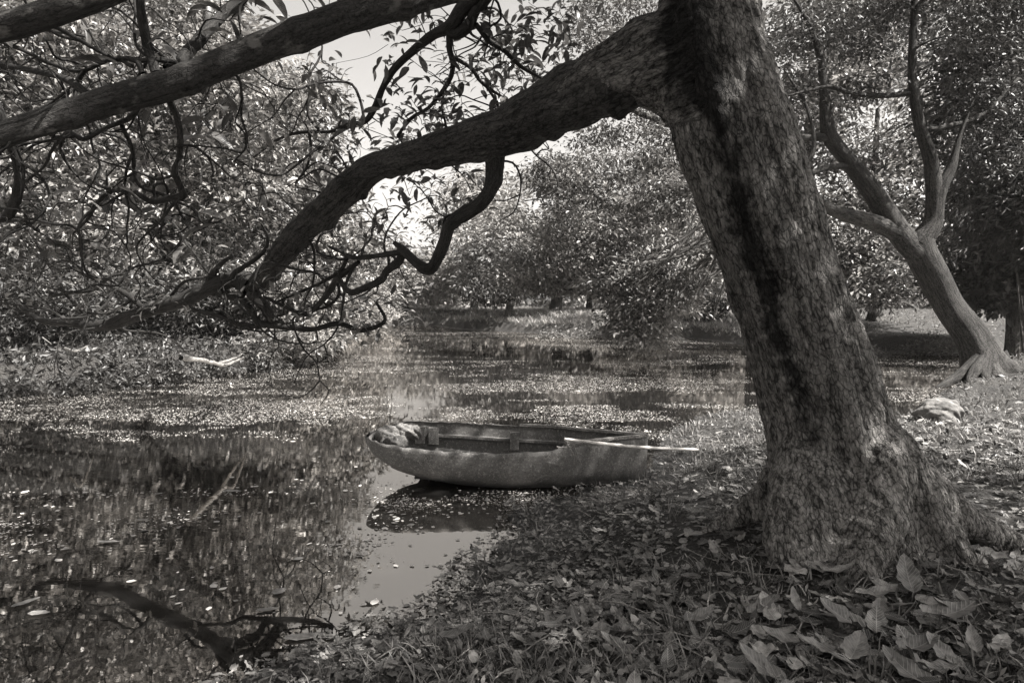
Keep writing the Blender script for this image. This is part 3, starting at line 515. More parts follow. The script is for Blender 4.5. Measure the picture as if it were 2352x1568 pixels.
# left bank trees
GL = 'large leaved trees on the far left bank'
tree('bank_tree', 'broad tree with a pale straight trunk on the left bank behind the long low branch', 375, 775, 21, 0, .3,
     [([(375, 775, 21), (378, 640, 21), (385, 500, 21), (360, 350, 21), (340, 150, 21), (330, -50, 21)], [.24, .2, .19, .16, .12, .06]), ([(385, 500, 21), (480, 380, 20), (560, 230, 19.5)], [.12, .09, .05]), ([(378, 560, 21), (260, 420, 20), (150, 300, 19)], [.12, .09, .05])],
     [(330, 120, 20.5, 260, 190, 3.0, 190), (520, 260, 19.5, 190, 190, 2.4, 150), (220, 330, 19, 230, 170, 2.4, 150), (400, 450, 19, 250, 110, 2.0, 120), (470, 90, 20, 110, 100, 2, 50)],
     'leafM', 40, .75, .23, T_mid, bark='pale', group=GL)
tree('bank_tree', 'dark leafy tree at the far left edge of the picture on the left bank', 60, 785, 18, 0, .3,
     [([(60, 785, 18), (50, 600, 18), (40, 400, 18), (20, 150, 18), (0, -80, 18)], [.26, .2, .17, .13, .06])],
     [(40, 100, 17.5, 220, 200, 2.4, 150), (10, 330, 17, 180, 170, 2, 110), (90, 520, 16.5, 220, 120, 1.8, 110), (-150, 250, 17, 180, 300, 2.4, 120)],
     'leafM', 40, .7, .22, T_mid, group=GL)
tree('bank_tree', 'bushy bright tree on the left bank directly below the sky gap', 620, 765, 25, 0, .3,
     [([(620, 765, 25), (615, 620, 25), (620, 480, 25), (640, 330, 25), (650, 220, 25)], [.25, .2, .18, .12, .06]), ([(615, 620, 25), (720, 520, 24), (800, 450, 24)], [.12, .09, .05])],
     [(650, 280, 24, 150, 110, 2.6, 90), (600, 430, 23, 200, 110, 2.6, 110), (720, 450, 23.5, 110, 90, 2.2, 60), (620, 570, 22, 230, 90, 2.4, 110), (800, 590, 23, 110, 80, 2, 60), (700, 210, 25, 80, 60, 1.6, 24)],
     'leafM', 42, .8, .25, T_mid, group=GL)
tree('bank_tree', 'low spreading tree whose leaves hang to the water at the tip of the left bank', 690, 790, 19.5, 0, .3,
     [([(690, 800, 19.5), (670, 720, 19.5), (650, 640, 19.5), (640, 560, 19.5)], [.12, .1, .08, .04])],
     [(640, 660, 18.5, 160, 60, 1.4, 70), (730, 720, 18.5, 110, 55, 1.2, 60), (690, 775, 17.5, 90, 40, .8, 46), (800, 680, 20, 80, 50, 1.2, 34), (500, 640, 19, 130, 60, 1.4, 50)],
     'leafM', 46, .55, .19, T_mid, group=GL)
tree('bank_tree', 'tall tree standing high behind the pale trunk on the left bank', 220, 760, 30, 0, .3,
     [([(220, 760, 30), (225, 500, 30), (240, 200, 30), (240, -150, 30)], [.3, .25, .2, .08])],
     [(240, 60, 30, 330, 200, 3.5, 120), (150, 400, 30, 330, 170, 3.5, 110), (480, 330, 31, 150, 160, 3, 70), (150, 620, 29, 330, 90, 3, 90), (480, 620, 30, 180, 90, 3, 60), (200, -200, 28, 350, 130, 3.5, 110)],
     'leafF', 42, 1.1, .33, T_dia, group=GL)
# centre far trees
GC = 'distant trees round the head of the pond'
def far_tree(label, u, v, d, r, top, lobes, leaf='leafF', per=60, spread=1.5, size=.36, grp=GC):
    return tree('distant_tree', label, u, v, d, 0, r, [([(u, v, d), (u+4, v-60, d), (u-4, (v+top)/2, d), (u+6, top, d)], [r, r*.85, r*.7, r*.3])], lobes, leaf, per, spread, size, T_dia, group=grp, k=8, twr=.06)
far_tree('distant tree with a straight dark trunk standing on the sunny grass', 1276, 708, 44, .36, 420, [(1240, 470, 44, 140, 100, 4, 60), (1180, 560, 43, 130, 70, 3.5, 50), (1330, 580, 43, 120, 60, 3.5, 46), (1270, 620, 42, 150, 35, 3, 40)])
far_tree('pale hazy distant tree filling the gap under the crooked limb', 1090, 702, 52, .3, 420, [(1080, 500, 52, 100, 80, 5, 60), (1110, 440, 54, 90, 60, 4, 40), (1000, 620, 50, 110, 45, 4, 50), (1120, 600, 48, 120, 50, 4, 46)])
far_tree('low hazy tree above the narrow end of the channel', 930, 706, 50, .25, 560, [(900, 620, 50, 120, 45, 4, 50), (830, 650, 44, 90, 40, 3, 40), (960, 660, 48, 110, 30, 3, 40), (800, 570, 52, 60, 40, 3, 20)])
far_tree('small dark tree with low crown left of the straight distant trunk', 1168, 716, 38, .2, 560, [(1150, 600, 38, 90, 60, 2.5, 46), (1130, 660, 37, 70, 30, 2, 30), (1210, 640, 38, 80, 36, 2, 30)], leaf='leafD', spread=1.0, size=.28)
far_tree('thin distant tree right of the straight distant trunk', 1352, 704, 50, .2, 480, [(1400, 560, 50, 120, 70, 4, 50), (1370, 640, 48, 120, 30, 3, 36)])
far_tree('distant tree behind the drooping boughs near the big trunk', 1570, 712, 46, .3, 380, [(1560, 480, 46, 160, 110, 4, 80), (1500, 620, 44, 130, 50, 3, 46), (1640, 620, 44, 120, 60, 3, 46), (1640, 380, 46, 120, 90, 4, 50)])
# the fine leaved tree right of centre, trunk hidden behind the leaning tree
lb = [([(1745, 770, 20), (1738, 640, 20), (1715, 500, 20.5), (1690, 350, 21), (1640, 150, 21.5), (1600, -80, 22)], [.34, .3, .27, .22, .15, .07]),
      ([(1735, 600, 20), (1600, 560, 20), (1450, 600, 20.5), (1310, 668, 21), (1230, 665, 21), (1110, 632, 21)], [.15, .1, .08, .08, .07, .03]),
      ([(1715, 480, 20.5), (1600, 430, 20), (1530, 445, 19.5), (1440, 500, 19)], [.14, .1, .08, .04]),
      ([(1700, 420, 20.5), (1560, 300, 21), (1440, 240, 21.5), (1400, 120, 22)], [.14, .1, .08, .04]),
      ([(1735, 560, 20), (1660, 560, 19), (1590, 620, 18.5), (1500, 690, 18.5), (1460, 740, 18.5)], [.1, .08, .06, .05, .03]),
      ([(1735, 580, 20), (1690, 590, 19), (1640, 580, 18.5), (1600, 660, 18)], [.08, .06, .05, .02]),
      ([(1720, 520, 20), (1650, 500, 19), (1600, 520, 18.5), (1540, 600, 18)], [.07, .05, .04, .02])]
for i in range(16):
    u0, v0 = 1745-rng.random()*20, 460+i*11; u1 = rng.uniform(1430, 1650); v1 = rng.uniform(560, 760)*.7+.3*(v0+150); dd = rng.uniform(16.6, 17.8)
    lb.append(([(u0, v0, 18), ((u0*2+u1)/3+rng.normal()*8, v0-rng.uniform(0, 26), dd), ((u0+2*u1)/3+rng.normal()*8, (v0+v1)/2-10, dd), (u1, v1, dd)], [.05, .04, .028, .01]))
tree('drooping_tree', 'fine leaved tree drooping into the water just left of the big leaning trunk', 1745, 770, 20, 0, .3, lb,
     [(1420, 90, 22, 130, 110, 2.4, 90), (1400, 260, 21.5, 130, 80, 2, 60), (1560, 320, 20.5, 110, 70, 2, 50), (1420, 430, 20, 170, 90, 2.2, 100), (1340, 540, 20, 120, 70, 1.8, 60), (1440, 640, 19, 90, 60, 1.4, 60),
      (1465, 745, 18.3, 60, 50, .9, 50), (1560, 600, 18.5, 90, 80, 1.4, 30), (1620, 480, 19, 90, 90, 1.5, 30), (1270, 400, 21, 60, 50, 1.4, 20), (1530, 700, 18.3, 70, 40, .9, 30), (1220, 630, 21, 110, 40, 1.2, 34), (1330, 640, 20.8, 90, 40, 1.2, 34)],
     'leafS', 75, .55, .14, T_dia)
# forked tree on the right bank
fk = [([(2275, 850, 13.2), (2240, 790, 13.4), (2180, 700, 13.5), (2125, 600, 13.5), (2110, 540, 13.5)], [.34, .30, .26, .28, .24]),
      ([(2120, 590, 13.5), (2070, 540, 13.5), (2010, 450, 13.5), (1950, 370, 13.5), (1905, 310, 13.4), (1895, 220, 13.4), (1885, 140, 13.4), (1860, 60, 13.4), (1800, -40, 13.4)], [.26, .22, .19, .17, .15, .10, .07, .045, .02]),
      ([(2110, 560, 13.5), (2145, 500, 13.4), (2140, 380, 13.3), (2110, 280, 13.2), (2095, 160, 13.2), (2100, 20, 13.2), (2100, -150, 13.2)], [.24, .17, .13, .11, .08, .055, .03]),
      ([(2080, 545, 13.5), (2010, 512, 13.4), (1930, 490, 13.2), (1870, 455, 13.0), (1850, 400, 13.0), (1870, 330, 13), (1850, 240, 13), (1800, 160, 13)], [.19, .15, .12, .11, .06, .04, .03, .015]),
      ([(2145, 520, 13.4), (2160, 440, 13.3), (2185, 385, 13.3), (2205, 310, 13.3), (2240, 220, 13.3)], [.13, .11, .09, .04, .015]),
      ([(1910, 318, 13.4), (1870, 315, 13.3), (1815, 316, 13.2), (1740, 290, 13.1)], [.08, .075, .06, .03]),
      ([(1960, 380, 13.5), (1900, 385, 13.3), (1850, 405, 13.1)], [.06, .06, .05]),
      ([(2095, 215, 13.2), (2020, 220, 13.1), (1955, 215, 13), (1900, 200, 13), (1810, 220, 12.8)], [.05, .05, .045, .04, .02]),
      ([(2110, 300, 13.2), (2180, 290, 13.3), (2260, 260, 13.4), (2340, 180, 13.4)], [.06, .05, .04, .03])]
tree('forked_tree', 'smooth pale tree forking into two crooked stems on the right bank', 2275, 850, 13.2, 0, .3, fk,
     [(1880, 60, 13.6, 90, 70, .6, 30), (2110, -10, 13.4, 120, 60, .6, 30), (2240, 210, 13.5, 60, 50, .4, 16), (1825, 190, 13.2, 50, 50, .4, 12), (2000, 200, 13.2, 80, 26, .3, 12), (2140, 60, 14.4, 170, 110, .7, 60), (2280, 170, 14.2, 110, 150, .8, 60), (1930, 60, 14.6, 140, 90, .7, 36), (2270, 340, 14.2, 70, 90, .6, 22), (2300, 20, 12.5, 130, 90, 1.0, 36), (2250, -130, 12.5, 250, 90, 1.6, 60), (2380, -100, 11, 160, 110, 1.6, 50)],
     'leafD', 44, .42, .10, T_dia, bark='limb', k=20)
ft = [o for o in bpy.data.objects if o.name.startswith('forked_tree')][0]
for k_, (q, rr) in enumerate((([(2262, 815, 13.2), (2225, 845, 13.0), (2185, 862, 12.8), (2150, 874, 12.6)], [.22, .15, .10, .04]), ([(2285, 815, 13.3), (2310, 845, 13.2), (2352, 860, 13.1), (2400, 868, 13.0)], [.24, .16, .12, .05]),
        ([(2268, 815, 13.1), (2262, 850, 12.8), (2275, 872, 12.5)], [.2, .13, .04]), ([(2270, 815, 13.1), (2232, 858, 12.7), (2225, 880, 12.4)], [.16, .10, .04]))):
    T = Tubes(); T.add([P(*p_)-np.array([0, 0, .05*i_]) for i_, p_ in enumerate(q)], np.array(rr)*.8, k=14, sub=6, rf=lumpy); T.build('root', M['limb'], ft)
# background trees right
GR = 'trees behind the forked tree on the right'
far_tree('bright leaved tree between the two stems of the forked tree', 2010, 720, 27, .25, 250, [(1980, 260, 27, 170, 160, 3, 110), (2040, 420, 26, 150, 110, 2.6, 80), (1930, 520, 26, 120, 90, 2.4, 60), (2000, 640, 25, 110, 60, 2.2, 60)], leaf='leafM', spread=1.0, size=.22, per=70, grp=GR)
far_tree('tall tree rising behind the top of the leaning trunk', 1860, 715, 30, .28, 50, [(1880, 80, 30, 150, 140, 3.2, 90), (1830, 300, 30, 90, 130, 3, 50), (2050, 60, 30, 160, 130, 3.2, 90)], leaf='leafS', spread=1.1, size=.26, per=70, grp=GR)
far_tree('dim tree at the right edge behind the feathery bamboo', 2330, 720, 20, .24, 100, [(2290, 200, 19, 120, 220, 2, 150), (2330, 480, 19, 120, 130, 2, 100), (2260, 600, 20, 80, 80, 2, 50), (2300, 660, 20, 90, 50, 2, 50)], leaf='leafD', spread=.95, size=.22, per=70, grp=GR)
# distant wood as one mass
wn = 2600; ang_ = rng.uniform(-1.15, 1.15, wn); dist = rng.uniform(58, 80, wn)
wt = np.stack([np.sin(ang_)*dist, np.cos(ang_)*dist, rng.random(wn)**.8*(6.5+3.0*np.sin(ang_*9)+3*np.abs(ang_)*2)*1.0+.5], -1)
wt[:, 2] = np.where(np.abs(ang_+.15) < .09, np.minimum(wt[:, 2], 4.6), wt[:, 2])
tag(cluster_leaves('distant_wood', wt, 26, 2.2, .75, T_dia, M['leafF'], None), label='hazy wood closing the view beyond the pond', cat='wood', kind='stuff')
# ------------------------------------------------------------------ shrubs
def shrub(name, label, u, v, z, r, n, per, size, leaf, tpl=T_mid, group=None, flat=.7, droop=-.1):
    b = G(u, v, z); zz = H1(b[0], b[1]); root = empty(name, (b[0], b[1], zz), label=label, cat='shrub', group=group)
    tg = ell((b[0], b[1], zz+r*flat*.8), (r, r*.8, r*flat), n, .3); tg = tg[tg[:, 2] > zz+.05]
    T = Tubes(); base = np.array([b[0], b[1], zz]); grow([base, base+[0, 0, .15]], [.02, .02], tg, T, r0f=.01, rmax=.02, tip=.004, k=4, wig=.4); T.build('stems', M['far'], root)['kind'] = 'stuff'
    cluster_leaves('foliage', tg, per, r*.35, size, tpl, M[leaf], root, droop=droop); return root
shrub('shrub', 'dark rounded shrub on the far bank left of the leaning trunk', 1610, 745, .5, 1.1, 40, 50, .16, 'leafD')
shrub('shrub', 'leafy shrub overhanging the water at the tip of the left bank', 660, 800, .45, 1.0, 40, 60, .15, 'leafM')
shrub('shrub', 'low shrub trailing into the water right of the left bank tip', 745, 800, .1, .65, 26, 50, .13, 'leafM', flat=.5)
shrub('shrub', 'low ivy covered mound on the far bank under the sunny grass', 1320, 762, .25, 1.6, 60, 60, .14, 'leafS', flat=.32)
shrub('shrub', 'ivy mound at the foot of the drooping boughs', 1440, 765, .25, 1.2, 50, 60, .14, 'leafS', flat=.4)
shrub('shrub', 'round pale shrub on the right bank left of the forked tree', 2140, 760, .7, .75, 40, 50, .10, 'leafS')
shrub('shrub', 'small pale shrub near the leaning trunk on the sunny far bank', 2000, 770, .6, .6, 30, 50, .10, 'leafS')
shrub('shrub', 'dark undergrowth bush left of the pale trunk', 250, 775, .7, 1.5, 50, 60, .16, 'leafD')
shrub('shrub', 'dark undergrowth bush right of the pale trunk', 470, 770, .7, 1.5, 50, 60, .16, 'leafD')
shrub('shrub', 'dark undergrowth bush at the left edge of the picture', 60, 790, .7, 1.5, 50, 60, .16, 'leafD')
shrub('shrub', 'undergrowth bush between the pale trunk and the bank tip', 570, 765, .7, 1.4, 46, 60, .16, 'leafM')
shrub('shrub', 'leafy bush on the slope left of the narrow channel', 850, 735, .5, 1.6, 50, 60, .2, 'leafF', flat=.5)
for i, (u, v) in enumerate(((40, 870), (150, 862), (270, 852), (385, 842), (480, 832), (590, 822))):
    shrub('weed_clump', ['weed clump on the left bank edge touching the picture edge', 'second weed clump from the left along the bank edge', 'third weed clump from the left along the bank edge', 'fourth weed clump, below the low branch',
          'weed clump beside the bleached forked branch', 'weed clump nearest the overhanging shrub'][i], u, v, .3, .62, 26, 44, .11, 'leafD', group='dark weeds along the left bank edge', flat=.5)
# bamboo clump on the right edge
bb = P(2420, 800, 15.5)[:2]; bb = (bb[0], bb[1]); bz = H1(bb[0], bb[1]); bam = empty('bamboo_clump', (bb[0], bb[1], bz), label='feathery dark bamboo arching in from the right edge', cat='bamboo')
bt = []
for i in range(26):
    a = rng.uniform(2.4, 4.2); h = rng.uniform(3.2, 6.5); r = rng.uniform(.3, 1.5); p0 = np.array([bb[0]+rng.normal()*.3, bb[1]+rng.normal()*.3, bz-.1])
    p1 = p0+np.array([math.cos(a)*r*.35, math.sin(a)*r*.3, h*.6]); p2 = p0+np.array([math.cos(a)*r*1.1, math.sin(a)*r*.7, h*.92]); p3 = p0+np.array([math.cos(a)*r*1.7, math.sin(a)*r, h*.72])
    t = Tubes(); s_ = t.add([p0, p1, p2, p3], [.022, .018, .01, .004], k=6, sub=4); t.build('cane', M['far'], bam); bt.append(s_[5:])
bt = np.vstack(bt); bt = np.vstack([bt+rng.normal(size=bt.shape)*.22 for _ in range(3)])
n = len(bt)*26; c = np.repeat(bt, 26, 0); y = rng.normal(size=(n, 3))*.5; y[:, 2] -= .6; y[:, 0] -= .5
leaves_obj('foliage', (T_dia[0]*np.array([.45, 1, 1]), T_dia[1], T_dia[2]), c+rng.normal(size=(n, 3))*.14, y, rdir(n, .5), .20*(.6+.8*rng.random(n)), M['leafD'], bam)
# ================================================================== boat
boat = empty('rowing_boat', (-.03, 6.02, 0), label='old weathered grey rowing boat with a broken gunwale, moored at the leafy bank', cat='boat')
XL, XR = -1.30, 1.20; YC = 6.02
def bcy(s): return 6.08*(1-s)+5.97*s
gs = np.array([0, .03, .07, .15, .3, .45, .6, .7, .85, .95, 1.0]); gb = np.array([.10, .22, .30, .385, .42, .42, .395, .35, .19, .07, .012])
ks = np.array([0, .02, .06, .12, .22, .35, .5, .8, 1.0]); kz = np.array([.30, .225, .165, .10, .03, -.02, -.05, -.05, -.03])
zf = (np.array([0, .05, .1, .14, .2, .5, .8, 1]), np.array([.405, .43, .45, .462, .45, .415, .40, .405]))
zn = (np.array([0, .06, .14, .25, .4, .5, .62, .68, .69, .85, 1]), np.array([.405, .385, .368, .345, .325, .322, .34, .355, .395, .402, .405]))
jag = lambda s, sd_: .012*(fbm(s*60, s*0+sd_, 3)-.44)*2
def sect(s, inner=0.0):
    b = np.interp(s, gs, gb)-inner*.9; k = np.interp(s, ks, kz)+inner; cy = bcy(s); ts = np.linspace(-1, 1, 29); out = []
    n_ = 2.6 if s < .8 else 2.6-1.2*(s-.8)/.2
    for t in ts:
        top = np.interp(s, *(zn if t < 0 else zf))+float(jag(np.array([s]), 3. if t < 0 else 9.)[0]); a = abs(t)
        w = max(b, .004)*(1-(1-a)**n_)**(1/1.35) if a < 1 else max(b, .004)
        z = k+(top-k)*a**1.55; out.append((XL+(XR-XL)*s+(.02*(1-a) if s > .5 else .0)*-1+(.045*(1-a)**2)*(1 if s < .1 else 0), cy+(w if t > 0 else -w), z))
    return np.array(out)
ss = np.concatenate([np.linspace(0, .1, 14), np.linspace(.11, .9, 70), np.linspace(.91, 1, 10)])
O = np.array([sect(s) for s in ss]); In = np.array([sect(min(max(s, .012), .985), .022) for s in ss]); In[:, :, 0] = np.clip(In[:, :, 0], XL+.02, XR-.02)
In[:, 0, 2] = O[:, 0, 2]; In[:, -1, 2] = O[:, -1, 2]
def gridq(a, b, off): I = off+np.arange(a*b).reshape(a, b); return np.stack([I[:-1, :-1], I[:-1, 1:], I[1:, 1:], I[1:, :-1]], -1).reshape(-1, 4), I
q1, I1 = gridq(*O.shape[:2], 0); q2, I2 = gridq(*In.shape[:2], O.shape[0]*O.shape[1])
rim = [np.stack([I1[:-1, e], I1[1:, e], I2[1:, e], I2[:-1, e]], -1) for e in (0, -1)]; ends = [np.stack([I1[e, :-1], I1[e, 1:], I2[e, 1:], I2[e, :-1]], -1) for e in (0, -1)]
# close the small left transom and the stem
tq = []
for e in (0, -1):
    r = I1[e]; m_ = len(r)
    tq.append(np.array([[r[i], r[i+1], r[m_-2-i], r[m_-1-i]] for i in range((m_-1)//2-1)]))
for e in (0, -1):
    r = I2[e]; m_ = len(r)
    tq.append(np.array([[r[i], r[i+1], r[m_-2-i], r[m_-1-i]] for i in range((m_-1)//2-1)]))
mesh_obj('hull', np.vstack([O.reshape(-1, 3), In.reshape(-1, 3)]), [q1, q2[:, ::-1]]+rim+ends+tq, M['hull'], boat)
def strip(name, pts, w, h, mat, parent, jit=0.0):     # a batten of rectangular section
    pts = np.array(pts, float); m_ = len(pts); tan = nrm(np.gradient(pts, axis=0)); up = np.array([0, 0, 1.]); sd_ = nrm(np.cross(tan, up)); V = []
    for a, b in ((-1, -1), (1, -1), (1, 1), (-1, 1)): V.append(pts+sd_*w*.5*a+up*h*.5*b)
    V = np.stack(V, 1)+rng.normal(size=(m_, 4, 3))*jit; I = np.arange(m_*4).reshape(m_, 4); J = np.roll(I, -1, 1)
    q = [np.stack([I[:-1], J[:-1], J[1:], I[1:]], -1).reshape(-1, 4), I[:1, ::-1], I[-1:]]
    B = np.stack([V[..., 1], V[..., 2], V[..., 0]], -1).reshape(-1, 3)
    return mesh_obj(name, V.reshape(-1, 3), q, mat, parent, attrs={'bk': B}, smooth=False)
def gp(s, side, dz=0.0, ins=0.0): 
    b = np.interp(s, gs, gb)-ins; return (XL+(XR-XL)*s, bcy(s)+side*b, np.interp(s, *(zn if side < 0 else zf))+dz)
strip('gunwale_rail', [gp(s, 1, .012, .01) for s in np.linspace(.55, .995, 14)], .035, .02, M['dead'], boat, .0015)
strip('gunwale_rail', [gp(s, -1, .012, .005) for s in np.linspace(.70, .995, 12)], .04, .022, M['dead'], boat, .002)
strip('inner_ledge', [gp(s, 1, -.115-.02*s, .055) for s in np.linspace(.2, .80, 16)], .06, .022, M['hull'], boat, .001)
for s in (.175, .225, .53):
    a = gp(s, 1, -.03-(.05 if s > .3 else .04), .05); strip('rib', [(a[0]-.045, a[1]-.03, a[2]-.05), (a[0]+.045, a[1]-.03, a[2]-.05)], .05, .16, M['hull'], boat, .003)
strip('floor_board', [(XL+.45, bcy(.3), .05), (0, bcy(.5), .02), (XR-.5, bcy(.8), .03)], .30, .02, M['hull'], boat, .001)
def rock(name, c, r, sc, mat, parent=None, seed=0, lump=.25, nseg=20):
    th = np.linspace(0, math.pi, nseg); ph = np.linspace(0, 2*math.pi, nseg*2, endpoint=False); A, Bq = np.meshgrid(th, ph, indexing='ij')
    x = np.sin(A)*np.cos(Bq); y = np.sin(A)*np.sin(Bq); z = np.cos(A)
    k = 1+lump*((fbm(x*1.6+seed+z, y*1.6+z*1.3)-.47)*2+(fbm(x*5+seed, y*5+z*4, 3)-.44)*.7)
    V = np.stack([x*k*sc[0], y*k*sc[1], z*k*sc[2]], -1)*r+np.array(c); I = np.arange(A.size).reshape(A.shape); J = np.roll(I, -1, 1)
    return mesh_obj(name, V.reshape(-1, 3), np.stack([I[:-1], J[:-1], J[1:], I[1:]], -1).reshape(-1, 4), mat, parent)
for i, (s, yy, r, zz_) in enumerate(((.075, .05, .11, .375), (.12, .15, .10, .40), (.105, -.02, .10, .33), (.15, .20, .085, .38), (.055, .12, .08, .37))):
    rock('crumbled_lump', (XL+(XR-XL)*s, bcy(s)+yy, zz_), r, (1, .9, .75), M['hull'], boat, seed=i*3.7, lump=.6)
# bamboo pole across the stern
pp = [P(1296, 1008, 5.62), P(1370, 1017, 5.66), P(1448, 1025, 5.75), P(1530, 1030, 5.9), P(1604, 1032, 6.1)]
T = Tubes(); T.add(pp, [.013, .0145, .014, .013, .010], k=10, sub=10, rf=lambda a, s: 1+.22*np.exp(-((s % .14-.07)/.006)**2)+0*a); tag(T.build('bamboo_pole', M['bamboo']), 'thin pale bamboo pole lying across the boat and onto the bank', 'pole')
tw = [[(1330, 365), (1400, 372), (1490, 340), (1520, 300)], [(1440, 355), (1455, 400), (1490, 480)], [(1500, 340), (1540, 370), (1570, 425)], [(1340, 375), (1420, 360), (1560, 335)], [(1400, 350), (1440, 420), (1440, 480)]]
T = Tubes()
for l in tw: T.add([P(799.7+.36*x, 893.8+.36*y, 5.60) for x, y in l], [.004, .003, .0025, .0015][:len(l)], k=5, sub=4)
tag(T.build('dry_twig', M['dead']), 'bundle of dry twigs hanging over the near side of the boat', 'twig')
# ------------------------------------------------------------------ stone, roots, fallen branches
sb = G(2155, 950, .33); tag(rock('stone', (sb[0], sb[1], H1(sb[0], sb[1])+.07), .25, (1.0, .7, .68), M['stone'], None, seed=9, lump=.3, nseg=40), 'pale oblong stone lying on the right bank behind the leaning trunk', 'stone')
def onground(pts, dz=.01): 
    o = []
    for u, v in pts:
        g = G(u, v, .15)
        for _ in range(3): g = G(u, v, H1(g[0], g[1])+dz)
        o.append(g)
    return o
def stick(name, label, cat, lines, rad, mat='dead', dz=.02, group=None):
    T = Tubes()
    for l, r in zip(lines, rad): a = onground(l, dz); T.add(a, np.linspace(r, r*.4, len(a)), k=8, sub=5, wob=.15)
    return tag(T.build(name, M[mat]), label, cat, group)
stick('surface_root', 'bent bare root rising out of the leaves on the near bank', 'root', [[(1253, 1390), (1268, 1347), (1296, 1328), (1340, 1283), (1404, 1214), (1430, 1200)]], [.016], 'limb', .03)
stick('fallen_branch', 'bleached forked branch lying at the water edge of the left bank', 'branch', [[(415, 822), (470, 828), (510, 838), (530, 834), (560, 820)], [(500, 836), (540, 822), (556, 812)], [(590, 820), (600, 810), (625, 822)]], [.03, .02, .02], 'dead', .12)
stick('fallen_branch', 'dry branch lying in the leaves right of the boat', 'branch', [[(1590, 1015), (1630, 995), (1680, 965)]], [.012], 'limb', .01)
stick('fallen_branch', 'pale twisted stick on the left bank near the picture edge', 'branch', [[(150, 800), (175, 806), (205, 792)], [(98, 775), (118, 790)]], [.02, .014], 'dead', .1)
# ------------------------------------------------------------------ scatter on the ground
def polar(n, d0, d1, a0, a1):
    d = d0*(d1/d0)**rng.random(n); a = rng.uniform(a0, a1, n); return np.sin(a)*d, np.cos(a)*d, d
def lit(name, label, n, d0, d1, a0, a1, size, tpl, mat, cond, uv, tilt=.35, lift=.03, grow_=0.0, cat='leaf litter', zmin=None, p=None, maxz=.05):
    x, y, d = polar(n, d0, d1, a0, a1); s = sdist(x, y); z = height(x, y); m = cond(x, y, s); x, y, z, d = x[m], y[m], z[m], d[m]; n = len(x)
    z = np.maximum(z, .002)
    yd = np.stack([rng.normal(size=n), rng.normal(size=n), rng.normal(size=n)*tilt], -1); up = rng.normal(size=(n, 3))*tilt; up[:, 2] += 1
    sz = size*(.3+1.3*rng.random(n)**2.2)*(1+grow_*d)*(.55+.55*sstep(-.6, 1.3, x-.5*(y-2.6)))
    return tag(leaves_obj(name, tpl, np.stack([x, y, z+rng.random(n)**2*lift+.006], -1), yd, up, sz, mat, None, uv=uv, smooth=True, wsc=rng.uniform(.5, 1.25, n), zsc=rng.normal(size=n)*.9+.6), label, cat, kind='stuff')
nearbank = lambda x, y, s: (s > -.12) & (y < 9+.3*x) & (np.hypot(x-TX, y-TY) > .25)
lit('leaf_litter', 'carpet of curled dead leaves on the near bank', 22000, 1.5, 9, -.9, 1.2, .080, T_lit, M['litter'], nearbank, True, .24, .045)
lit('leaf_litter', 'dark wet leaves packed along the muddy waterline', 9000, 2.6, 6.5, -.38, .22, .075, T_lit, M['litter'], nearbank, True, .25, .04)
lit('leaf_litter', 'small broken leaves and bits between the larger dead leaves', 60000, 1.5, 10, -.9, 1.1, .028, T_mid, M['litterF'], nearbank, False, .6, .04)
lit('leaf_litter', 'leaf covered ground of the right bank and the far bank', 60000, 6, 60, -.9, .9, .05, T_mid, M['litterF'], lambda x, y, s: s > 0, False, .6, .06, .03)
def blades(name, label, n, d0, d1, a0, a1, per, ln, wd, mat, cond, grow_=0.0, spread=.05):
    x, y, d = polar(n, d0, d1, a0, a1); s = sdist(x, y); m = cond(x, y, s); x, y, d = x[m], y[m], d[m]; z = height(x, y); n = len(x)*per
    c = np.repeat(np.stack([x, y, z-.01], -1), per, 0); dd = np.repeat(d, per); o = rng.normal(size=(n, 3))*spread*(1+grow_*dd)[:, None]; o[:, 2] = 0
    yd = nrm(o)*.6+rng.normal(size=(n, 3))*.3; yd[:, 2] = 1; up = -nrm(o)+rng.normal(size=(n, 3))*.3
    sz = ln*(.4+.9*rng.random(n))*(1+grow_*dd); V, _, UV = T_blade; V = V*np.array([wd, 1, 1.6]); Qb = np.array([(0, 1, 2, 3), (3, 2, 4, 5), (5, 4, 6, 6)])
    A, Q, U, k = inst((V, np.array([(0, 1, 2, 3), (3, 2, 4, 5)]), UV), c+o, yd, up, sz)
    tri = (np.array([(5, 4, 6)])[None]+(np.arange(n)*k)[:, None, None]).reshape(-1, 3)
    return tag(mesh_obj(name, A, [Q, tri], mat, None, attrs={'rnd': np.repeat(rng.random(n), k)}, smooth=False), label, 'grass', kind='stuff')
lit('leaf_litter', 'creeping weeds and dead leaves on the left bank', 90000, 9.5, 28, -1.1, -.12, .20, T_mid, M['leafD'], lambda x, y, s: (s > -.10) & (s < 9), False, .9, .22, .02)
patchy = lambda x, y, f, t: fbm(x*f+9, y*f+4) > t
T = Tubes()
for i in range(420):
    x_, y_, d_ = polar(1, 1.8, 8, -.5, .9); x_, y_ = float(x_[0]), float(y_[0])
    if sdist(np.array([x_]), np.array([y_]))[0] < .05 or math.hypot(x_-TX, y_-TY) < .4: continue
    a_ = rng.uniform(0, math.pi); l_ = rng.uniform(.06, .32); c_, s_ = math.cos(a_), math.sin(a_); z_ = H1(x_, y_)+.03
    T.add([(x_, y_, z_), (x_+c_*l_*.5, y_+s_*l_*.5, z_+rng.uniform(-.01, .05)), (x_+c_*l_+rng.normal()*.03, y_+s_*l_+rng.normal()*.03, z_+rng.uniform(-.01, .03))], [.004, .0032, .0015], k=4, sub=2, cap=False)
tag(T.build('twig_litter', M['dead']), 'small broken twigs strewn among the dead leaves', 'twigs', kind='stuff')
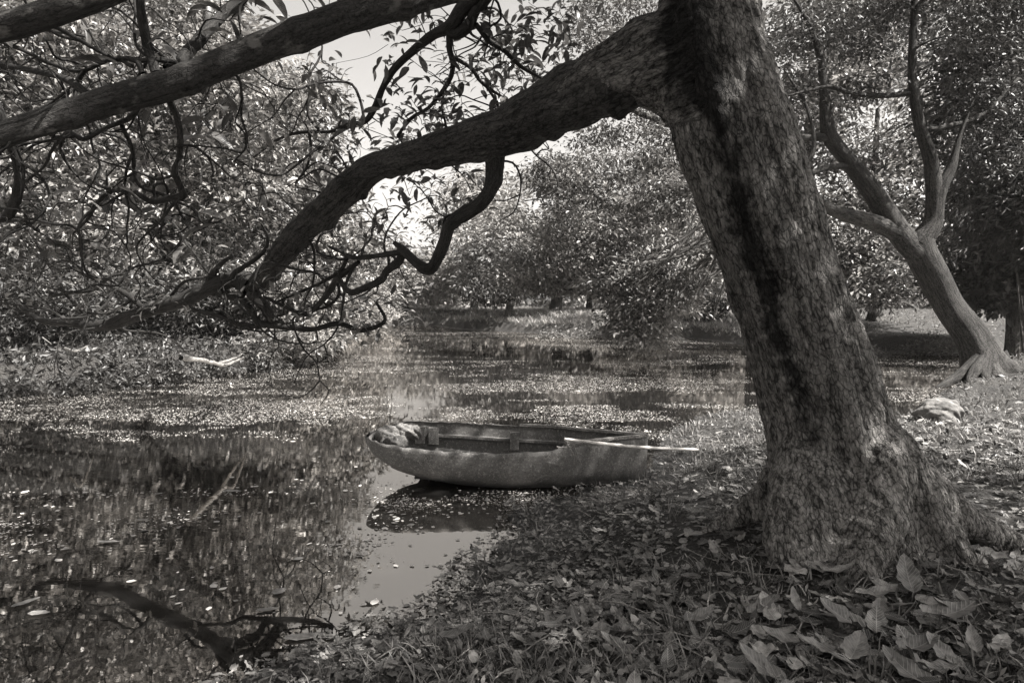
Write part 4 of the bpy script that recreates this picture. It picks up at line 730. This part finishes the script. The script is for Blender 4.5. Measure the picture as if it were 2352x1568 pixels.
blades('grass', 'thin grass tufts growing through the dead leaves on the near bank', 2000, 1.6, 9, -.8, 1.1, 12, .10, .07, M['grass'], lambda x, y, s: (s > .1) & (y < 9+.3*x) & patchy(x, y, 1.3, .43), .0, .035)
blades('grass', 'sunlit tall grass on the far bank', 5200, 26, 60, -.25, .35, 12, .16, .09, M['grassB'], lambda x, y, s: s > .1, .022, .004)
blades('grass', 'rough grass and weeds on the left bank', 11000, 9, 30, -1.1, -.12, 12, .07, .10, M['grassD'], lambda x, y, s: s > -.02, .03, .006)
blades('grass', 'short grass on the right bank round the forked tree', 4200, 6, 40, .2, .8, 10, .07, .1, M['grass'], lambda x, y, s: s > .1, .03, .006)
# ------------------------------------------------------------------ floating leaves
def floats(name, label, n, d0, d1, size, thr, mat, tpl, grow_, tilt=.05, lo=0.0):
    x, y, d = polar(n, d0, d1, -.85, .8); s = sdist(x, y); f = .44+1.5*(.6*fbm(x*.30+2, y*.62+7, 3)+.4*fbm(x*1.6+2, y*3.4+7, 3)-.44)+.035*rng.normal(size=n)
    dens = thr(x, y, d); dens = dens-.48*np.exp(-((x-.05)/1.0)**2-((y-5.35)/.36)**2)-.30*np.exp(-((x+.95)/.30)**2-((y-4.6)/1.0)**2)+.13*np.exp(-((x+1.75)/.8)**2-((y-11)/2.4)**2); m = (s < 0.05) & (f > dens); x, y, d = x[m], y[m], d[m]; n = len(x)
    yd = np.stack([rng.normal(size=n), rng.normal(size=n), rng.normal(size=n)*tilt], -1); up = rng.normal(size=(n, 3))*tilt; up[:, 2] += 1
    sz = size*(.35+1.1*rng.random(n)**2)*(1+grow_*d)
    return tag(leaves_obj(name, tpl, np.stack([x, y, np.full(n, .006)], -1)+0, yd, up, sz, mat, None, wsc=1.3*np.ones(n), rnd=lo+(1-lo)*rng.random(n)), label, 'floating leaves', kind='stuff')
flat_dia = (np.array([(0, 0, 0), (.2, .2, 0), (.26, .55, .0), (0, 1, 0), (-.26, .55, 0), (-.2, .2, 0)]), np.array([(0, 1, 2, 3), (0, 3, 4, 5)]), np.zeros((6, 2)))
floats('floating_leaves', 'fine leaf debris drifting in sheets on the pond', 480000, 3.0, 45, .0145, lambda x, y, d: .84-.36*sstep(4.6, 9, d)-.04*sstep(9, 16, d), M['floatL'], T_dia, .05, .05, .45)
floats('floating_leaves', 'loose rafts of small drifting leaves on the pond', 60000, 2.6, 40, .022, lambda x, y, d: .70-.20*sstep(3.8, 8.5, d), M['floatL'], flat_dia, .035, .10)
floats('floating_leaves', 'larger single leaves floating on the dark water', 1500, 2.2, 16, .045, lambda x, y, d: .44+0*d, M['floatL'], flat_dia, .03)
# ------------------------------------------------------------------ large single leaves
def bigleaf(label, u, v, ln, w, az, tilt, tone, water=False, cat='leaf', name='fallen_leaf', group='large dead leaves on the near bank', curl=.5):
    g = G(u, v, 0) if water else onground([(u, v)], .05)[0]
    V, Q, UV = leaf_tpl(12, 6, w, .3, curl); V = V.copy(); V[:, 1] -= .5; V[:, 2] += .02*np.sin(V[:, 1]*14)*np.abs(V[:, 0])/w*3
    V *= ln; ca, sa = math.cos(az), math.sin(az); R = np.array([[ca, -sa, 0], [sa, ca, 0], [0, 0, 1]]); Rx = np.array([[1, 0, 0], [0, math.cos(tilt), -math.sin(tilt)], [0, math.sin(tilt), math.cos(tilt)]])
    V = V@(R@Rx).T; 
    if water: V[:, 2] = np.abs(V[:, 2])*.3+.008
    else: V[:, 2] += .01-min(0, V[:, 2].min()+.03)
    o = mesh_obj(name, V+g, Q, M['big'], None, attrs={'rnd': np.full(len(V), tone)}, uv=UV)
    return tag(o, label, cat, group)
R_ = math.radians
for L_ in [('largest flat oval dead leaf in the lower right corner', 2180, 1415, .26, .5, R_(-75), .05, .6), ('upright pointed dead leaf standing above the largest oval leaf', 2085, 1330, .20, .5, R_(-15), .6, .45),
    ('long pale dead leaf left of the upright pointed leaf', 2015, 1368, .20, .42, R_(-80), .1, .9), ('small curled dead leaf under the long pale leaf', 2020, 1400, .10, .6, R_(-30), .3, .6),
    ('narrow pale dead leaf lying at the foot of the leaning trunk', 1925, 1315, .15, .4, R_(-80), .15, .8), ('broad ribbed dead leaf near the bottom edge below the trunk', 1965, 1495, .16, .6, R_(-40), .3, .9),
    ('dead leaf with a folded edge left of the broad ribbed leaf', 1875, 1490, .16, .42, R_(70), .3, .7), ('round dead leaf between the folded leaf and the standing leaf', 1790, 1470, .14, .6, R_(60), .2, .8),
    ('large grey dead leaf near the bottom right with a drooping tip', 2110, 1490, .19, .5, R_(-70), .1, .35), ('striped pale dead leaf touching the large grey leaf', 2165, 1505, .17, .45, R_(10), .3, .8),
    ('dead leaf cut by the bottom edge at the lower right', 2080, 1545, .20, .5, R_(20), .2, .5), ('small striped dead leaf standing near the right edge', 2235, 1475, .11, .5, R_(-20), .6, .8),
    ('pale upright dead leaf standing among grass below the trunk', 1825, 1380, .10, .4, R_(5), .9, .9), ('round pale dead leaf leaning on the left side of the trunk foot', 1768, 1260, .07, .8, R_(10), .9, .9),
    ('small bright round dead leaf left of the trunk foot', 1712, 1287, .07, .55, R_(80), .2, 1.0), ('bright creased dead leaf left of the small round one', 1640, 1262, .09, .6, R_(-10), .5, 1.0),
    ('long dead leaf in the middle of the near bank', 1750, 1400, .17, .45, R_(-60), .25, .6), ('torn dead leaf in front of the trunk foot', 1930, 1420, .19, .6, R_(40), .3, .5),
    ('dead leaf with a lit rim near the bottom centre', 1610, 1420, .15, .5, R_(-70), .3, .6), ('dark curled dead leaf near the bottom centre', 1420, 1490, .16, .45, R_(60), .3, .2),
    ('pale crumpled dead leaf by the shoreline stick', 1180, 1345, .12, .5, R_(80), .3, .9), ('dead leaf on the mud at the water edge', 1165, 1310, .13, .5, R_(-50), .2, .5),
    ('dead leaf propped on others at the bottom edge', 1745, 1535, .18, .5, R_(45), .4, .55), ('dead leaf at the lower left of the leaf carpet', 1050, 1460, .16, .45, R_(-75), .25, .3)]:
    bigleaf(*L_)
GF = 'large leaves floating on the pond'
for L_ in [('long pale leaf floating at the lower middle of the pond', 700, 1465, .20, .34, R_(-80), 0, 1.0), ('twin leaf floating beside the long pale one', 745, 1463, .14, .4, R_(-100), 0, .8), ('small leaf floating below the long pale one', 695, 1490, .10, .4, R_(-20), 0, .9),
    ('heart shaped leaf floating left of the leafy shore', 642, 1360, .09, .8, R_(-20), 0, 1.0), ('leaf floating above the twin leaves', 615, 1402, .12, .35, R_(-75), 0, .7), ('leaf floating at the far lower left', 60, 1385, .14, .35, R_(-30), 0, .6),
    ('pair of stacked pale leaves floating lower left', 90, 1410, .11, .5, R_(-85), 0, .9), ('single leaf floating on the open dark water left of the boat', 250, 1246, .15, .3, R_(-85), 0, .9), ('pale leaf floating left of the boat reflection', 535, 1129, .15, .4, R_(-95), 0, 1.0),
    ('narrow leaf floating on dark water in the left half', 330, 1196, .12, .3, R_(-100), 0, .8)]:
    bigleaf(*L_, water=True, name='floating_leaf', group=GF, curl=.2)
# ------------------------------------------------------------------ air
hz = mesh_obj('haze', [(x, y, z) for z in (-2, 34) for x, y in ((-95, -30), (95, -30), (95, 110), (-95, 110))], np.array([(0, 3, 2, 1), (4, 5, 6, 7), (0, 1, 5, 4), (1, 2, 6, 5), (2, 3, 7, 6), (3, 0, 4, 7)]), M['soil'], smooth=False)
m, t, N, L = newmat('air'); pv = N('VolumePrincipled', i_Density=.0003); pv.inputs['Color'].default_value = warm(.9); pv.inputs['Anisotropy'].default_value = .1
o = N('OutputMaterial'); L(pv.outputs[0], o.inputs['Volume']); hz.data.materials.clear(); hz.data.materials.append(m); tag(hz, 'thin bright air over the pond', 'haze', kind='stuff')
print('verts', sum(len(o.data.vertices) for o in bpy.data.objects if o.type == 'MESH'), 'objs', len(bpy.data.objects))
